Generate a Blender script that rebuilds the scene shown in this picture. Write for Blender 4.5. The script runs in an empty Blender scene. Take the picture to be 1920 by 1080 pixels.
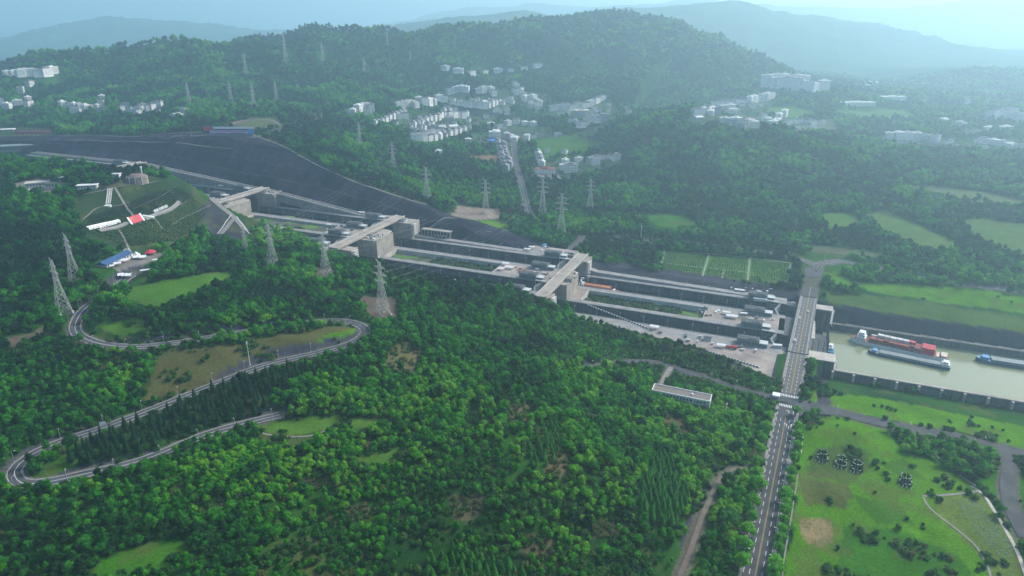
import bpy, math, random
import numpy as np
from mathutils import Vector, Matrix
from mathutils.kdtree import KDTree
random.seed(7); rng = np.random.default_rng(7)
sc = bpy.context.scene; COL = sc.collection

# ------------------------------------------------------------------ camera, world, sun, exposure
TH = math.radians(21.5); CZ = 320.0; F = 1280.0
cam_d = bpy.data.cameras.new("camera"); cam = bpy.data.objects.new("camera", cam_d); COL.objects.link(cam)
cam.location = (0, 0, CZ); cam.rotation_euler = (math.pi/2 - TH, 0, 0)
cam_d.sensor_width = 36.0; cam_d.lens = 24.0; cam_d.clip_start = 1.0; cam_d.clip_end = 60000.0
sc.camera = cam
SUN_EL, SUN_AZ = math.radians(38), math.radians(60)      # azimuth measured from +Y towards +X
world = bpy.data.worlds.new("World"); sc.world = world; world.use_nodes = True
wn = world.node_tree; sky = wn.nodes.new("ShaderNodeTexSky"); sky.sky_type = 'NISHITA'; sky.sun_disc = False
sky.sun_elevation = SUN_EL; sky.sun_rotation = SUN_AZ; sky.altitude = 300; sky.air_density = 1.0; sky.dust_density = 2.5; sky.ozone_density = 1.5
wn.links.new(sky.outputs[0], wn.nodes["Background"].inputs[0]); wn.nodes["Background"].inputs[1].default_value = 0.065
sd = bpy.data.lights.new("sun", 'SUN'); sd.energy = 1.5; sd.angle = math.radians(20); sd.color = (1.0, 0.96, 0.9)
sun = bpy.data.objects.new("sun", sd); COL.objects.link(sun)
sdir = Vector((math.sin(SUN_AZ)*math.cos(SUN_EL), math.cos(SUN_AZ)*math.cos(SUN_EL), math.sin(SUN_EL)))
sun.rotation_euler = sdir.to_track_quat('Z', 'Y').to_euler(); sun.location = (0, 0, 900)
sc.view_settings.view_transform = 'Standard'; sc.view_settings.look = 'None'; sc.view_settings.gamma = 1.0
sc.view_settings.exposure = 1.75
sc.cycles.max_bounces = 4; sc.cycles.diffuse_bounces = 2; sc.cycles.glossy_bounces = 2; sc.cycles.volume_bounces = 3
sc.cycles.transparent_max_bounces = 4; sc.cycles.use_denoising = True

# ------------------------------------------------------------------ photo pixel -> point in the place
ct, st = math.cos(TH), math.sin(TH)
def ray(px, py):
    x, v = px - 960.0, 540.0 - py
    return np.array([x, F*ct + v*st, -F*st + v*ct])
def W(px, py, z):
    d = ray(px, py); t = (z - CZ)/d[2]; return np.array([d[0]*t, d[1]*t, z])
def WY(px, py, Y):
    d = ray(px, py); t = Y/d[1]; return np.array([d[0]*t, Y, CZ + d[2]*t])
def proj(p):
    dz = p[2]-CZ; fw = p[1]*ct - dz*st; up = p[1]*st + dz*ct
    return 960 + F*p[0]/fw, 540 - F*up/fw, fw
AX = math.radians(67.384)
nv = np.array([math.cos(AX), math.sin(AX)]); uv = np.array([-math.sin(AX), math.cos(AX)])
def S(s, d, z=0.0):
    p = uv*s + nv*d; return (p[0], p[1], z)
def sd_of(x, y): return x*uv[0] + y*uv[1], x*nv[0] + y*nv[1]
LOCK_ROT = math.atan2(uv[1], uv[0])                         # local +x = upstream (s)

# ------------------------------------------------------------------ noise
def _h(ix, iy, seed):
    n = (ix.astype(np.int64)*374761393 + iy.astype(np.int64)*668265263 + seed*1442695041) & 0x7fffffff
    n = ((n ^ (n >> 13))*1274126177) & 0x7fffffff
    return ((n ^ (n >> 16)) & 0xffff)/65535.0
def vnoise(x, y, seed=0):
    ix, iy = np.floor(x), np.floor(y); fx, fy = x-ix, y-iy
    fx = fx*fx*(3-2*fx); fy = fy*fy*(3-2*fy)
    a, b = _h(ix, iy, seed), _h(ix+1, iy, seed); c, d = _h(ix, iy+1, seed), _h(ix+1, iy+1, seed)
    return (a*(1-fx)+b*fx)*(1-fy) + (c*(1-fx)+d*fx)*fy
def fbm(x, y, scale, octv=4, seed=0):
    r = 0; amp = 1; tot = 0
    for k in range(octv):
        r = r + amp*vnoise(x/scale*2**k + 17.3*k, y/scale*2**k - 9.1*k, seed+k); tot += amp; amp *= .5
    return r/tot
def sstep(a, b, x):
    t = np.clip((x-a)/(b-a), 0, 1); return t*t*(3-2*t)

# ------------------------------------------------------------------ natural relief: control points (pixel of the photo, height)
CT = [(0,1080,42),(320,1080,44),(640,1080,36),(960,1080,30),(1200,1080,16),(1330,1080,5),(1418,1080,3.6),(1600,1080,3),(1920,1080,1),
 (20,900,50),(300,900,44),(640,900,44),(960,880,50),(1180,880,36),(1290,900,14),(1330,860,8),(1450,900,3.6),(1700,900,2),(1920,900,0),
 (40,850,52),(160,890,49),(390,815,46),(520,780,45),(100,840,53),(270,775,55),(450,700,58),(640,660,63),(685,620,65),(640,602,66),(270,650,74),(180,640,77),(140,612,79),(200,552,86),(270,500,90),
 (350,690,64),(540,640,66),(300,590,84),(450,560,74),(600,550,62),(718,590,58),(612,517,60),(512,497,66),(461,470,70),(370,500,82),
 (120,580,84),(143,527,92),(0,640,80),(0,720,70),(0,800,60),(100,740,62),(200,780,57),
 (780,560,48),(860,580,46),(930,580,42),(820,660,52),(760,720,52),(900,740,52),(1000,700,44),(1000,780,50),(850,830,50),(1100,760,34),(1080,660,32),(1020,610,32),
 (1150,640,14),(1200,670,8),(1180,720,20),(1240,690,6),(1280,745,5),(1340,700,4),(1440,690,2),(1480,745,3.6),(1400,800,5),(1380,730,4),
 (1560,770,2.5),(1700,790,0),(1900,850,-2),(1600,740,-3),(1700,750,-8),(1850,790,-9),(1530,500,3.6),(1500,640,2),
 (30,345,118),(250,338,125),(120,345,122),(300,345,118),(0,400,112),(60,430,112),(180,360,122),(200,400,106),(255,412,100),(235,465,88),(250,500,88),(320,400,92),(425,402,77),(395,395,80),(450,430,66),(400,440,74),(380,420,76),(340,440,80),(100,480,100),(0,520,98),
 (0,316,121),(60,322,124),(150,317,127),(220,321,127),
 (470,250,122),(560,290,108),(680,345,76),(800,385,50),(250,258,110),(60,255,94),(380,250,120),(440,225,126),(300,220,104),(150,212,84),(20,205,62),
 (600,240,104),(650,215,86),(620,280,98),(720,300,66),(740,330,58),(850,330,44),(800,300,50),(660,270,84),(880,300,34),(911,400,24),(850,400,34),(950,380,15),(1017,400,14),(990,330,12),
 (1052,437,8),(1100,420,8),(1000,410,13),(1085,447,6),(1200,455,4),(1300,455,3.6),(1400,470,3.6),(1300,500,3),(1460,510,3),(1650,490,3),(1800,520,1),(1900,550,-2),(1600,560,-2),(1750,590,-4),(1900,620,-5),
 (1200,380,12),(1350,380,10),(1500,400,8),(1700,420,5),(1900,430,3),(1300,320,26),(1500,320,15),(1700,320,10),(1900,340,8),(1400,285,34),(1300,250,72),(1200,270,46),(1150,250,34),(1100,240,24),
 (850,240,25),(950,250,15),(1050,210,20),(800,210,36),(700,212,72),(900,175,44),(1000,190,25),(1080,200,20),(1200,185,26),(1400,220,6),(1500,240,2),(1700,260,0),(1900,260,0),(1500,180,5),(1700,190,0),(1900,205,0),
 (20,175,40),(120,180,60)]
cp = np.array([W(*c) for c in CT])
extra = np.array([(-700,0,60),(0,-50,20),(500,0,2),(900,300,-2),(1400,800,0),(-1300,500,110),(-1700,1400,60),(-2500,2600,30),(2500,2500,0),(1800,1500,2),(0,4500,10),(2500,4500,0),(-2500,4500,10),(-1000,800,110)], float)
cp = np.vstack([cp, extra])
def _phi(r2): return r2*np.log(r2 + 1e-6)
_X = cp[:, :2]/1000.0; _n = len(cp)
_K = _phi(((_X[:, None]-_X[None])**2).sum(-1)) + 2e-3*np.eye(_n)
_P = np.hstack([np.ones((_n, 1)), _X]); _A = np.zeros((_n+3, _n+3)); _A[:_n, :_n] = _K; _A[:_n, _n:] = _P; _A[_n:, :_n] = _P.T
_sol = np.linalg.solve(_A, np.concatenate([cp[:, 2], np.zeros(3)]))
def tps(x, y):
    out = np.empty(len(x)); Q = np.stack([x, y], 1)/1000.0
    for i in range(0, len(x), 20000):
        q = Q[i:i+20000]
        out[i:i+20000] = _phi(((q[:, None]-_X[None])**2).sum(-1)) @ _sol[:_n] + _sol[_n] + q @ _sol[_n+1:]
    return out
# ridges: crest (pixel, depth), half width towards the viewer, half width behind
RIDGES = [
 ([(-60,150,2300),(35,128,2300),(120,122,2300),(200,108,2350),(330,82,2450),(400,78,2500),(480,64,2550),(620,60,2650),(700,63,2700),(800,56,2750),(900,50,2800),(1000,40,2900),(1100,32,2980),(1180,27,3000),(1240,42,3000),(1300,68,2950),(1360,105,2850),(1430,150,2700)], 430, 600),
 ([(560,150,2150),(640,160,2120),(720,168,2100)], 170, 300),
 ([(1230,215,1820),(1290,203,1780),(1350,222,1720),(1400,240,1650)], 170, 240),
 ([(1660,190,3600),(1740,152,3600),(1800,138,3600),(1850,128,3600),(1920,132,3600),(2080,140,3600),(2300,150,3600)], 480, 700),
 ([(560,82,5600),(660,68,5800),(760,48,6000),(850,36,6000),(980,22,6000),(1080,29,6000),(1150,16,6000),(1260,10,6000),(1350,0,6000),(1400,6,6000),(1450,24,6000),(1550,30,6000),(1640,46,5800),(1720,70,5600),(1800,90,5400)], 1000, 1200),
 ([(1150,12,10500),(1300,-2,10500),(1420,8,10500),(1500,12,10500),(1640,16,10500),(1760,10,10500),(1800,2,10500),(1920,-12,10500),(2100,-20,10500)], 1500, 1500),
 ([(-300,80,8500),(30,75,8500),(110,52,8500),(200,34,8500),(330,42,8500),(450,55,8500),(560,66,8500)], 1300, 1500),
 ([(880,15,12500),(1000,8,12500),(1120,14,12500)], 1500, 1500)]
RP = []
for pts, wf, wb in RIDGES:
    q = np.array([WY(*p) for p in pts]); m = []
    for a, b in zip(q[:-1], q[1:]):
        for k in np.linspace(0, 1, 14, endpoint=False): m.append(a*(1-k)+b*k)
    m.append(q[-1]); m = np.array(m); RP.append((m, wf, wb))
def relief(x, y):
    x = np.asarray(x, float); y = np.asarray(y, float)
    far = sstep(4200, 6500, np.hypot(x, y)); z = np.full(len(x), 5.0)
    k = far < 1; z[k] = np.clip(tps(x[k], y[k]), -30, 190)*(1-far[k]) + 5*far[k]
    for i, (m, wf, wb) in enumerate(RP):
        lo, hi = m.min(0), m.max(0); R = 3.0*max(wf, wb)
        k = np.where((x > lo[0]-R) & (x < hi[0]+R) & (y > lo[1]-R) & (y < hi[1]+R))[0]
        for j in range(0, len(k), 20000):
            kk = k[j:j+20000]; d2 = (x[kk, None]-m[None, :, 0])**2 + (y[kk, None]-m[None, :, 1])**2
            ia = d2.argmin(1); dd = np.sqrt(d2[np.arange(len(kk)), ia]); front = y[kk] < m[ia, 1]
            w = np.where(front, wf, wb)*(0.72 + 0.6*fbm(x[kk], y[kk], wf*0.9, 3, 40+i))
            top = m[ia, 2] + (fbm(x[kk], y[kk], wf*0.18, 3, 60+i)-.5)*wf*.05
            zz = z[kk]; h = zz + np.maximum(top-zz, 0)*np.exp(-(dd/w)**1.6)
            z[kk] = np.maximum(zz, h)
    hill = sstep(60, 150, z)*sstep(1700, 2200, y)
    gul = 1-np.abs(2*fbm(x, y, 420, 4, 5)-1)                  # spurs and gullies of the big slopes
    z = z + (gul-.78)*150*hill*(1-.75*sstep(230, 330, z))
    amp = 10 + 9*sstep(1500, 2600, y)
    return z + (fbm(x, y, 90, 4, 3)-.5)*amp*(0.25+0.75*sstep(0, 25, z))
def G(px, py):
    """point of the natural ground seen at a photo pixel"""
    d = ray(px, py); lo, hi = 200.0/d[1], 9000.0/d[1]
    t = np.geomspace(lo, hi, 260); P = d[None]*t[:, None]; z = CZ + P[:, 2]; h = relief(P[:, 0], P[:, 1])
    hit = np.where(z < h)[0]
    if len(hit) == 0: return WY(px, py, 9000.)
    i = max(hit[0], 1)
    t = np.linspace(t[i-1], t[i], 24); P = d[None]*t[:, None]; z = CZ + P[:, 2]; h = relief(P[:, 0], P[:, 1])
    i = np.where(z < h)[0]; i = i[0] if len(i) else 23
    return np.array([P[i, 0], P[i, 1], h[i]])

# ------------------------------------------------------------------ helpers: tags, meshes, materials
def tag(o, label, cat, group=None):
    o['label'] = label; o['category'] = cat
    if group: o['group'] = group
    return o
def structure(o): o['kind'] = 'structure'; return o
def empty(name, loc, label, cat, group=None, rz=0.0, sc_=1.0):
    o = bpy.data.objects.new(name, None); COL.objects.link(o); o.location = loc; o.rotation_euler = (0, 0, rz); o.scale = (sc_,)*3
    o.empty_display_size = 0.1
    return tag(o, label, cat, group)
def copy_tree(o, parent=None):
    c = o.copy(); COL.objects.link(c)
    if parent: c.parent = parent
    for ch in o.children: copy_tree(ch, c)
    return c
class MB:
    def __init__(self): self.v = []; self.f = []; self.m = []
    def quad(self, a, b, c, d, mi=0):
        i = len(self.v); self.v += [a, b, c, d]; self.f.append((i, i+1, i+2, i+3)); self.m.append(mi); return self
    def poly(self, pts, mi=0):
        i = len(self.v); self.v += list(pts); self.f.append(tuple(range(i, i+len(pts)))); self.m.append(mi); return self
    def box(self, x0, x1, y0, y1, z0, z1, mi=0):
        i = len(self.v)
        self.v += [(x0,y0,z0),(x1,y0,z0),(x1,y1,z0),(x0,y1,z0),(x0,y0,z1),(x1,y0,z1),(x1,y1,z1),(x0,y1,z1)]
        for q in ((3,2,1,0),(4,5,6,7),(0,1,5,4),(1,2,6,5),(2,3,7,6),(3,0,4,7)):
            self.f.append(tuple(i+k for k in q)); self.m.append(mi)
        return self
    def bar(self, a, b, r, r2=None, n=4, mi=0):
        a, b = Vector(a), Vector(b); r2 = r if r2 is None else r2
        t = (b-a).normalized(); s = t.cross(Vector((0, 0, 1)))
        if s.length < 1e-3: s = Vector((1, 0, 0))
        s.normalize(); w = t.cross(s); i = len(self.v)
        for P, R in ((a, r), (b, r2)):
            for k in range(n):
                q = 2*math.pi*(k+.5)/n; self.v.append(tuple(P + s*math.cos(q)*R + w*math.sin(q)*R))
        for k in range(n): self.f.append((i+k, i+(k+1) % n, i+n+(k+1) % n, i+n+k)); self.m.append(mi)
        self.f.append(tuple(i+k for k in range(n))[::-1]); self.f.append(tuple(i+n+k for k in range(n))); self.m += [mi, mi]
        return self
    def prism(self, pts, z0, z1, mi=0, top=None):
        n = len(pts); i = len(self.v)
        if sum(pts[k][0]*pts[(k+1) % n][1]-pts[(k+1) % n][0]*pts[k][1] for k in range(n)) < 0: pts = pts[::-1]
        self.v += [(p[0], p[1], z0) for p in pts] + [(p[0], p[1], z1) for p in pts]
        for k in range(n): self.f.append((i+k, i+(k+1) % n, i+n+(k+1) % n, i+n+k)); self.m.append(mi)
        self.f.append(tuple(range(i+n, i+2*n))); self.m.append(mi if top is None else top)
        self.f.append(tuple(range(i, i+n))[::-1]); self.m.append(mi); return self
    def build(self, name, mats, parent=None, smooth=False):
        me = bpy.data.meshes.new(name); me.from_pydata([tuple(map(float, p)) for p in self.v], [], self.f)
        mats = mats if isinstance(mats, (list, tuple)) else [mats]
        for m in mats: me.materials.append(m)
        if len(mats) > 1: me.polygons.foreach_set('material_index', self.m)
        if smooth: me.polygons.foreach_set('use_smooth', [True]*len(self.f))
        me.update(); o = bpy.data.objects.new(name, me); COL.objects.link(o)
        if parent: o.parent = parent
        return o

def leaf_quads(mb, c, R, n, size, rg, up=.25, flat=1.0, jit=.55):
    for _ in range(n):
        v = rg.normal(size=3); v /= np.linalg.norm(v); v[2] = abs(v[2]) if rg.random() < .72 else v[2]
        p = np.array(c) + v*np.array(R)*(0.72+.36*rg.random()); nn = v + rg.normal(size=3)*jit + np.array((0,0,up)); nn /= np.linalg.norm(nn)
        a = np.cross(nn, rg.normal(size=3)); a /= np.linalg.norm(a); b_ = np.cross(nn, a); s = size*(.6+.8*rg.random()); w = s*(.55+.4*rg.random())
        mb.quad(tuple(p-a*s*.5), tuple(p+b_*w*.5-a*s*.1), tuple(p+a*s*.5), tuple(p-b_*w*.5+a*s*.1))
def N(nt, t, **kw):
    n = nt.nodes.new(t)
    for k, v in kw.items():
        if k in n.inputs: n.inputs[k].default_value = v
        else: setattr(n, k, v)
    return n
def mat(name, c, rough=.8, var=.25, scale=.15, c2=None, streak=0.0, metal=0.0, bump=0.0, coord='Object', detail=5, spec=.3):
    m = bpy.data.materials.new(name); m.use_nodes = True; nt = m.node_tree; b = nt.nodes["Principled BSDF"]
    b.inputs['Roughness'].default_value = rough; b.inputs['Metallic'].default_value = metal; b.inputs['Specular IOR Level'].default_value = spec
    tc = N(nt, 'ShaderNodeTexCoord'); nz = N(nt, 'ShaderNodeTexNoise', Scale=scale, Detail=detail, Roughness=.65)
    nt.links.new(tc.outputs[coord], nz.inputs['Vector'])
    ramp = N(nt, 'ShaderNodeMapRange'); ramp.inputs[1].default_value = .3; ramp.inputs[2].default_value = .7
    nt.links.new(nz.outputs[0], ramp.inputs[0])
    mix = N(nt, 'ShaderNodeMix', data_type='RGBA'); c2 = c2 or tuple(x*(1-var) for x in c)
    mix.inputs[6].default_value = (*[x*(1+var*.4) for x in c], 1); mix.inputs[7].default_value = (*c2, 1)
    nt.links.new(ramp.outputs[0], mix.inputs[0]); out = mix.outputs[2]
    if streak:
        mp = N(nt, 'ShaderNodeMapping'); mp.inputs['Scale'].default_value = (1, 1, .05); nt.links.new(tc.outputs[coord], mp.inputs[0])
        n2 = N(nt, 'ShaderNodeTexNoise', Scale=.45, Detail=6, Roughness=.7); nt.links.new(mp.outputs[0], n2.inputs['Vector'])
        r2 = N(nt, 'ShaderNodeMapRange'); r2.inputs[1].default_value = .42; r2.inputs[2].default_value = .68; r2.inputs[3].default_value = 0; r2.inputs[4].default_value = streak
        nt.links.new(n2.outputs[0], r2.inputs[0])
        mx = N(nt, 'ShaderNodeMix', data_type='RGBA'); nt.links.new(r2.outputs[0], mx.inputs[0]); nt.links.new(out, mx.inputs[6]); mx.inputs[7].default_value = (*[x*.28 for x in c], 1)
        out = mx.outputs[2]
    nt.links.new(out, b.inputs['Base Color'])
    if bump:
        bp = N(nt, 'ShaderNodeBump', Strength=bump, Distance=.4); nt.links.new(nz.outputs[0], bp.inputs['Height']); nt.links.new(bp.outputs[0], b.inputs['Normal'])
    return m
M = {}
M['asphalt'] = mat('asphalt', (.072,.072,.078), .9, .5, .09)
M['bridge_asphalt'] = mat('bridge_asphalt', (.115,.105,.10), .9, .2, .1)
M['path'] = mat('path', (.24,.22,.20), .9, .3, .2)
M['paint'] = mat('road_paint', (.72,.72,.70), .7, .2, .5)
M['yellow'] = mat('yellow_paint', (.36,.27,.09), .7, .3, .5)
M['concrete'] = mat('concrete', (.40,.355,.30), .9, .4, .07, streak=.45)
M['pale_concrete'] = mat('pale_concrete', (.52,.47,.41), .9, .35, .08, streak=.3)
M['wall'] = mat('lock_wall', (.125,.128,.14), .85, .45, .06, streak=.9)
M['wall_top'] = mat('lock_wall_top', (.28,.265,.25), .9, .35, .1)
M['apron'] = mat('apron', (.36,.30,.255), .95, .4, .035, c2=(.15,.13,.12))
M['panel'] = mat('pit_wall', (.50,.51,.48), .9, .3, .06, streak=.35)
M['grey_house'] = mat('grey_house', (.19,.21,.21), .8, .2, .2)
M['dark_roof'] = mat('dark_roof', (.075,.085,.09), .85, .3, .2)
M['white'] = mat('white_paint', (.74,.74,.72), .6, .12, .3)
M['offwhite'] = mat('offwhite', (.60,.58,.54), .8, .2, .2, streak=.15)
M['rail'] = mat('rail_metal', (.42,.43,.43), .5, .2, .3, metal=.3)
M['galv'] = mat('galvanised_steel', (.46,.46,.42), .5, .25, .2, metal=.25)
M['footing'] = mat('pylon_footing', (.42,.30,.24), .9, .3, .2)
M['gate'] = mat('gate_steel', (.22,.24,.25), .6, .3, .3, metal=.2)
M['dark'] = mat('dark_opening', (.03,.032,.036), .6, .2, .3)
M['glass'] = mat('window_glass', (.05,.07,.10), .15, .3, .3, spec=.6)
M['roof_tar'] = mat('flat_roof', (.15,.13,.12), .95, .35, .12, c2=(.21,.18,.15))
M['blue_roof'] = mat('blue_roof', (.035,.09,.20), .5, .25, .1)
M['red'] = mat('red_paint', (.50,.035,.06), .6, .15, .2)
M['red_container'] = mat('red_container', (.22,.035,.04), .6, .3, .4)
M['rust'] = mat('rust_deck', (.27,.06,.04), .7, .35, .3)
M['orange'] = mat('orange_cargo', (.46,.20,.08), .7, .3, .3)
M['navy'] = mat('navy_hull', (.035,.07,.14), .45, .25, .2)
M['blue'] = mat('blue_hull', (.05,.22,.36), .45, .25, .2)
M['greygreen'] = mat('hatch_grey', (.19,.23,.235), .6, .25, .2)
M['cream'] = mat('cream_paint', (.58,.52,.40), .6, .2, .3)
M['black'] = mat('black_rubber', (.02,.02,.022), .7, .2, .5)
M['trunk'] = mat('bark', (.09,.065,.045), .95, .3, 1.0)
M['soil'] = mat('bare_soil', (.20,.14,.085), .95, .4, .15, c2=(.11,.10,.04))
M['redsoil'] = mat('red_soil', (.26,.085,.045), .95, .4, .2)
M['star'] = mat('yellow_star', (.75,.55,.05), .7, .1, .3)
M['hedge_white'] = mat('flower_white', (.50,.56,.48), .8, .5, 1.2, c2=(.10,.16,.09))
M['violet'] = mat('billboard_violet', (.50,.36,.62), .7, .3, .06)
M['sky_blue'] = mat('billboard_blue', (.10,.30,.55), .6, .2, .1)

def leafmat(name, ramp, rough=.65):
    m = bpy.data.materials.new(name); m.use_nodes = True; nt = m.node_tree; b = nt.nodes["Principled BSDF"]
    b.inputs['Roughness'].default_value = rough; b.inputs['Specular IOR Level'].default_value = .15
    oi = N(nt, 'ShaderNodeObjectInfo'); at = N(nt, 'ShaderNodeAttribute', attribute_type='INSTANCER', attribute_name='tint')
    ad = N(nt, 'ShaderNodeMath', operation='MULTIPLY_ADD'); nt.links.new(oi.outputs['Random'], ad.inputs[0]); ad.inputs[1].default_value = .62; nt.links.new(at.outputs['Fac'], ad.inputs[2])
    cr = N(nt, 'ShaderNodeValToRGB'); el = cr.color_ramp.elements
    while len(el) < len(ramp): el.new(.5)
    for e, (p, c) in zip(el, ramp): e.position = p; e.color = (*c, 1)
    nt.links.new(ad.outputs[0], cr.inputs[0])
    geo = N(nt, 'ShaderNodeNewGeometry'); mr = N(nt, 'ShaderNodeMapRange'); mr.inputs[3].default_value = .76; mr.inputs[4].default_value = 1.24
    nt.links.new(geo.outputs['Random Per Island'], mr.inputs[0])
    mx = N(nt, 'ShaderNodeVectorMath', operation='SCALE'); nt.links.new(cr.outputs[0], mx.inputs[0]); nt.links.new(mr.outputs[0], mx.inputs['Scale'])
    nt.links.new(mx.outputs[0], b.inputs['Base Color'])
    tl = N(nt, 'ShaderNodeBsdfTranslucent'); wv = N(nt, 'ShaderNodeVectorMath', operation='MULTIPLY'); nt.links.new(mx.outputs[0], wv.inputs[0]); wv.inputs[1].default_value = (1.25, 1.5, .6); nt.links.new(wv.outputs[0], tl.inputs['Color'])
    ms = N(nt, 'ShaderNodeMixShader'); ms.inputs[0].default_value = .38; nt.links.new(b.outputs[0], ms.inputs[1]); nt.links.new(tl.outputs[0], ms.inputs[2]); nt.links.new(ms.outputs[0], nt.nodes['Material Output'].inputs['Surface'])
    return m
M['leaf'] = leafmat('broad_leaf', [(0,(.006,.036,.008)),(.2,(.011,.082,.007)),(.42,(.022,.160,.005)),(.72,(.055,.26,.006)),(1,(.13,.32,.012))])
M['needle'] = leafmat('conifer_needle', [(0,(.009,.042,.018)),(.5,(.012,.060,.018)),(1,(.018,.085,.02))])
M['bright'] = leafmat('bright_leaf', [(0,(.07,.26,.008)),(.6,(.11,.34,.010)),(1,(.16,.38,.014))])
M['spire'] = leafmat('cypress_leaf', [(0,(.026,.15,.010)),(.5,(.036,.20,.010)),(1,(.055,.25,.014))])
M['scrub'] = leafmat('scrub_leaf', [(0,(.014,.055,.012)),(.4,(.026,.11,.012)),(.75,(.06,.15,.018)),(1,(.13,.12,.05))])

# ------------------------------------------------------------------ lock levels and roads as profiles
SB = [-20, 249, 534, 785, 1050, 1330]                       # heads of the five steps along the lock axis
ZL = [0.0, 19.4, 42.3, 63.0, 84.0]
def zlev(s): return np.interp(s, [-70,-20,249,255,534,540,785,791,1050,1056,1330], [0,0,0,19.4,19.4,42.3,42.3,63,63,84,84])
def zroad(s): return np.interp(s, [-400,-20,225,300,500,585,600,780,800,1040,1500], [0,0,4,19.4,22,42,42.5,65,65,86,86])
def yard(s): return np.interp(s, [-20,10,50,100,240,262], [622,638,662,674,682,688])
DN, DF = 690.0, 846.0                                       # outer edges of the lock complex
def spline(P, step=5.0):
    P = np.array(P, float); out = []
    Q = np.vstack([2*P[0]-P[1], P, 2*P[-1]-P[-2]])
    for i in range(1, len(Q)-2):
        a, b, c, d = Q[i-1], Q[i], Q[i+1], Q[i+2]; n = max(2, int(np.linalg.norm(c-b)/step))
        for t in np.linspace(0, 1, n, endpoint=False):
            out.append(.5*((2*b)+(c-a)*t+(2*a-5*b+4*c-d)*t*t+(3*b-a-3*c+d)*t**3))
    out.append(Q[-2]); return np.array(out)
def smooth1(z, k=9):
    zz = np.pad(z, k, mode='edge'); return np.convolve(zz, np.ones(2*k+1)/(2*k+1), 'valid')
def road_px(pts, zk=None):
    if zk is None: P = [G(*p) for p in pts]
    else: P = [W(p[0], p[1], z) for p, z in zip(pts, zk)]
    R = spline(P, 5.0); R[:, 2] = smooth1(R[:, 2], 7); return R
ROADS = {}                                                  # name -> (points, half width, verge)
p0, p1 = W(1416,1080,3.6), W(1482,737,3.6); dm = (p1-p0)/np.linalg.norm(p1-p0)
ROADDIR = dm[:2]
main = np.array([p0 + dm*t for t in np.arange(-190, 590, 5.0)])
ROADS['main'] = (main, 7.6, 14)
ROADS['loop'] = (road_px([(525,778),(470,792),(385,815),(270,862),(160,889),(85,905),(40,905),(27,882),(55,855),(110,830),(200,800),(290,766),(400,722),(500,684),(600,661),(660,643),(685,622),(668,606),(620,601),(540,610),(440,625),(330,643),(260,650),(195,646),(150,630),(141,608),(160,578),(200,551),(240,520),(255,511)],
   [46,46,47,48,49,50,51,52,52.5,53,54,55,57,59,61,63,65,66,67,68,70,72,74,76,78,80,82,84,86,87]), 4.3, 11)
ROADS['south'] = (road_px([(1500,762),(1560,770),(1640,790),(1720,806),(1800,822),(1870,838),(1960,862),(2100,900)]), 6.5, 10)
ROADS['park'] = (road_px([(1870,838),(1890,870),(1890,920),(1900,960),(1925,1010)]), 5.0, 8)
ROADS['office'] = (road_px([(1100,688),(1160,680),(1215,680),(1260,690),(1320,708),(1380,727),(1430,740),(1478,752)]), 4.0, 8)
ROADS['office_drive'] = (road_px([(1258,690),(1248,705),(1240,722)]), 2.4, 5)
ROADS['dirt'] = (road_px([(1405,879),(1375,882),(1355,892),(1338,920),(1315,970),(1295,1030),(1275,1080),(1255,1120)]), 2.6, 6)
ROADS['far_left'] = (road_px([(1528,497),(1500,486),(1440,474),(1370,464),(1290,456),(1200,449),(1140,446),(1090,444),(1040,432),(1005,414),(990,395),(984,370),(975,335),(966,300),(962,262)]), 5.5, 10)
ROADS['far_right'] = (road_px([(1532,500),(1545,492),(1575,490),(1620,497),(1700,512),(1800,532),(1920,548),(2050,570)]), 5.5, 9)
ROADS['head_spur'] = (road_px([(1092,446),(1078,458),(1062,472),(1050,478)],[8,12,17,20]), 4.0, 8)
ROADS['billboard'] = (road_px([(210,257),(280,256),(380,253),(470,248),(540,240),(600,226),(650,210),(700,200)]), 4.0, 8)
ROADS['upper'] = (road_px([(560,232),(520,248),(470,258)]), 2.5, 5)
ROADS['pylon_ring'] = (road_px([(445,243),(430,236),(450,228),(480,224),(510,226),(525,234)]), 2.5, 5)
ROADS['valley'] = (road_px([(1460,243),(1530,250),(1640,262),(1760,272),(1880,278),(2000,285)]), 4.5, 8)
ROADS['village'] = (road_px([(1040,256),(1000,250),(960,262),(900,262),(850,268)]), 3.5, 6)
ROADS['village_b'] = (road_px([(860,240),(905,228),(940,222),(990,226),(1050,222)]), 3.0, 5)
ROADS['village_c'] = (road_px([(985,385),(940,375),(880,365),(820,352)]), 2.5, 5)
_kd = KDTree(sum(len(r[0]) for r in ROADS.values())); _ri = []
for nm, (R, hw, vg) in ROADS.items():
    for p in R: _kd.insert((p[0], p[1], 0), len(_ri)); _ri.append((p[2], hw, vg))
_kd.balance(); _ri = np.array(_ri)
def road_near(x, y):
    dist = np.full(len(x), 1e3); idx = np.zeros(len(x), int)
    for i in np.where(np.hypot(x, y) < 3200)[0]:
        _, j, dd = _kd.find((x[i], y[i], 0)); dist[i] = dd; idx[i] = j
    return dist, idx
def rockcut(s, d):
    """excavated slope above the far lock wall, in benches"""
    e = np.maximum(d-DF, 0); e = e + (fbm(s, d, 120, 3, 93)-.5)*34*sstep(0, 25, e); e = np.maximum(e, 0); k = np.floor(e/26.0); fr = e/26.0-k
    return zroad(s)-1 + 15.0*(k + np.clip((fr-.02)/.92, 0, 1)) + (fbm(s, d, 30, 3, 91)-.5)*5*sstep(0, 20, e)
_rt = np.array([sd_of(*W(*c)[:2]) for c in ((60,255,94),(250,258,110),(380,250,120),(470,250,122),(560,290,108),(680,345,76),(800,385,50))])[::-1]
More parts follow.
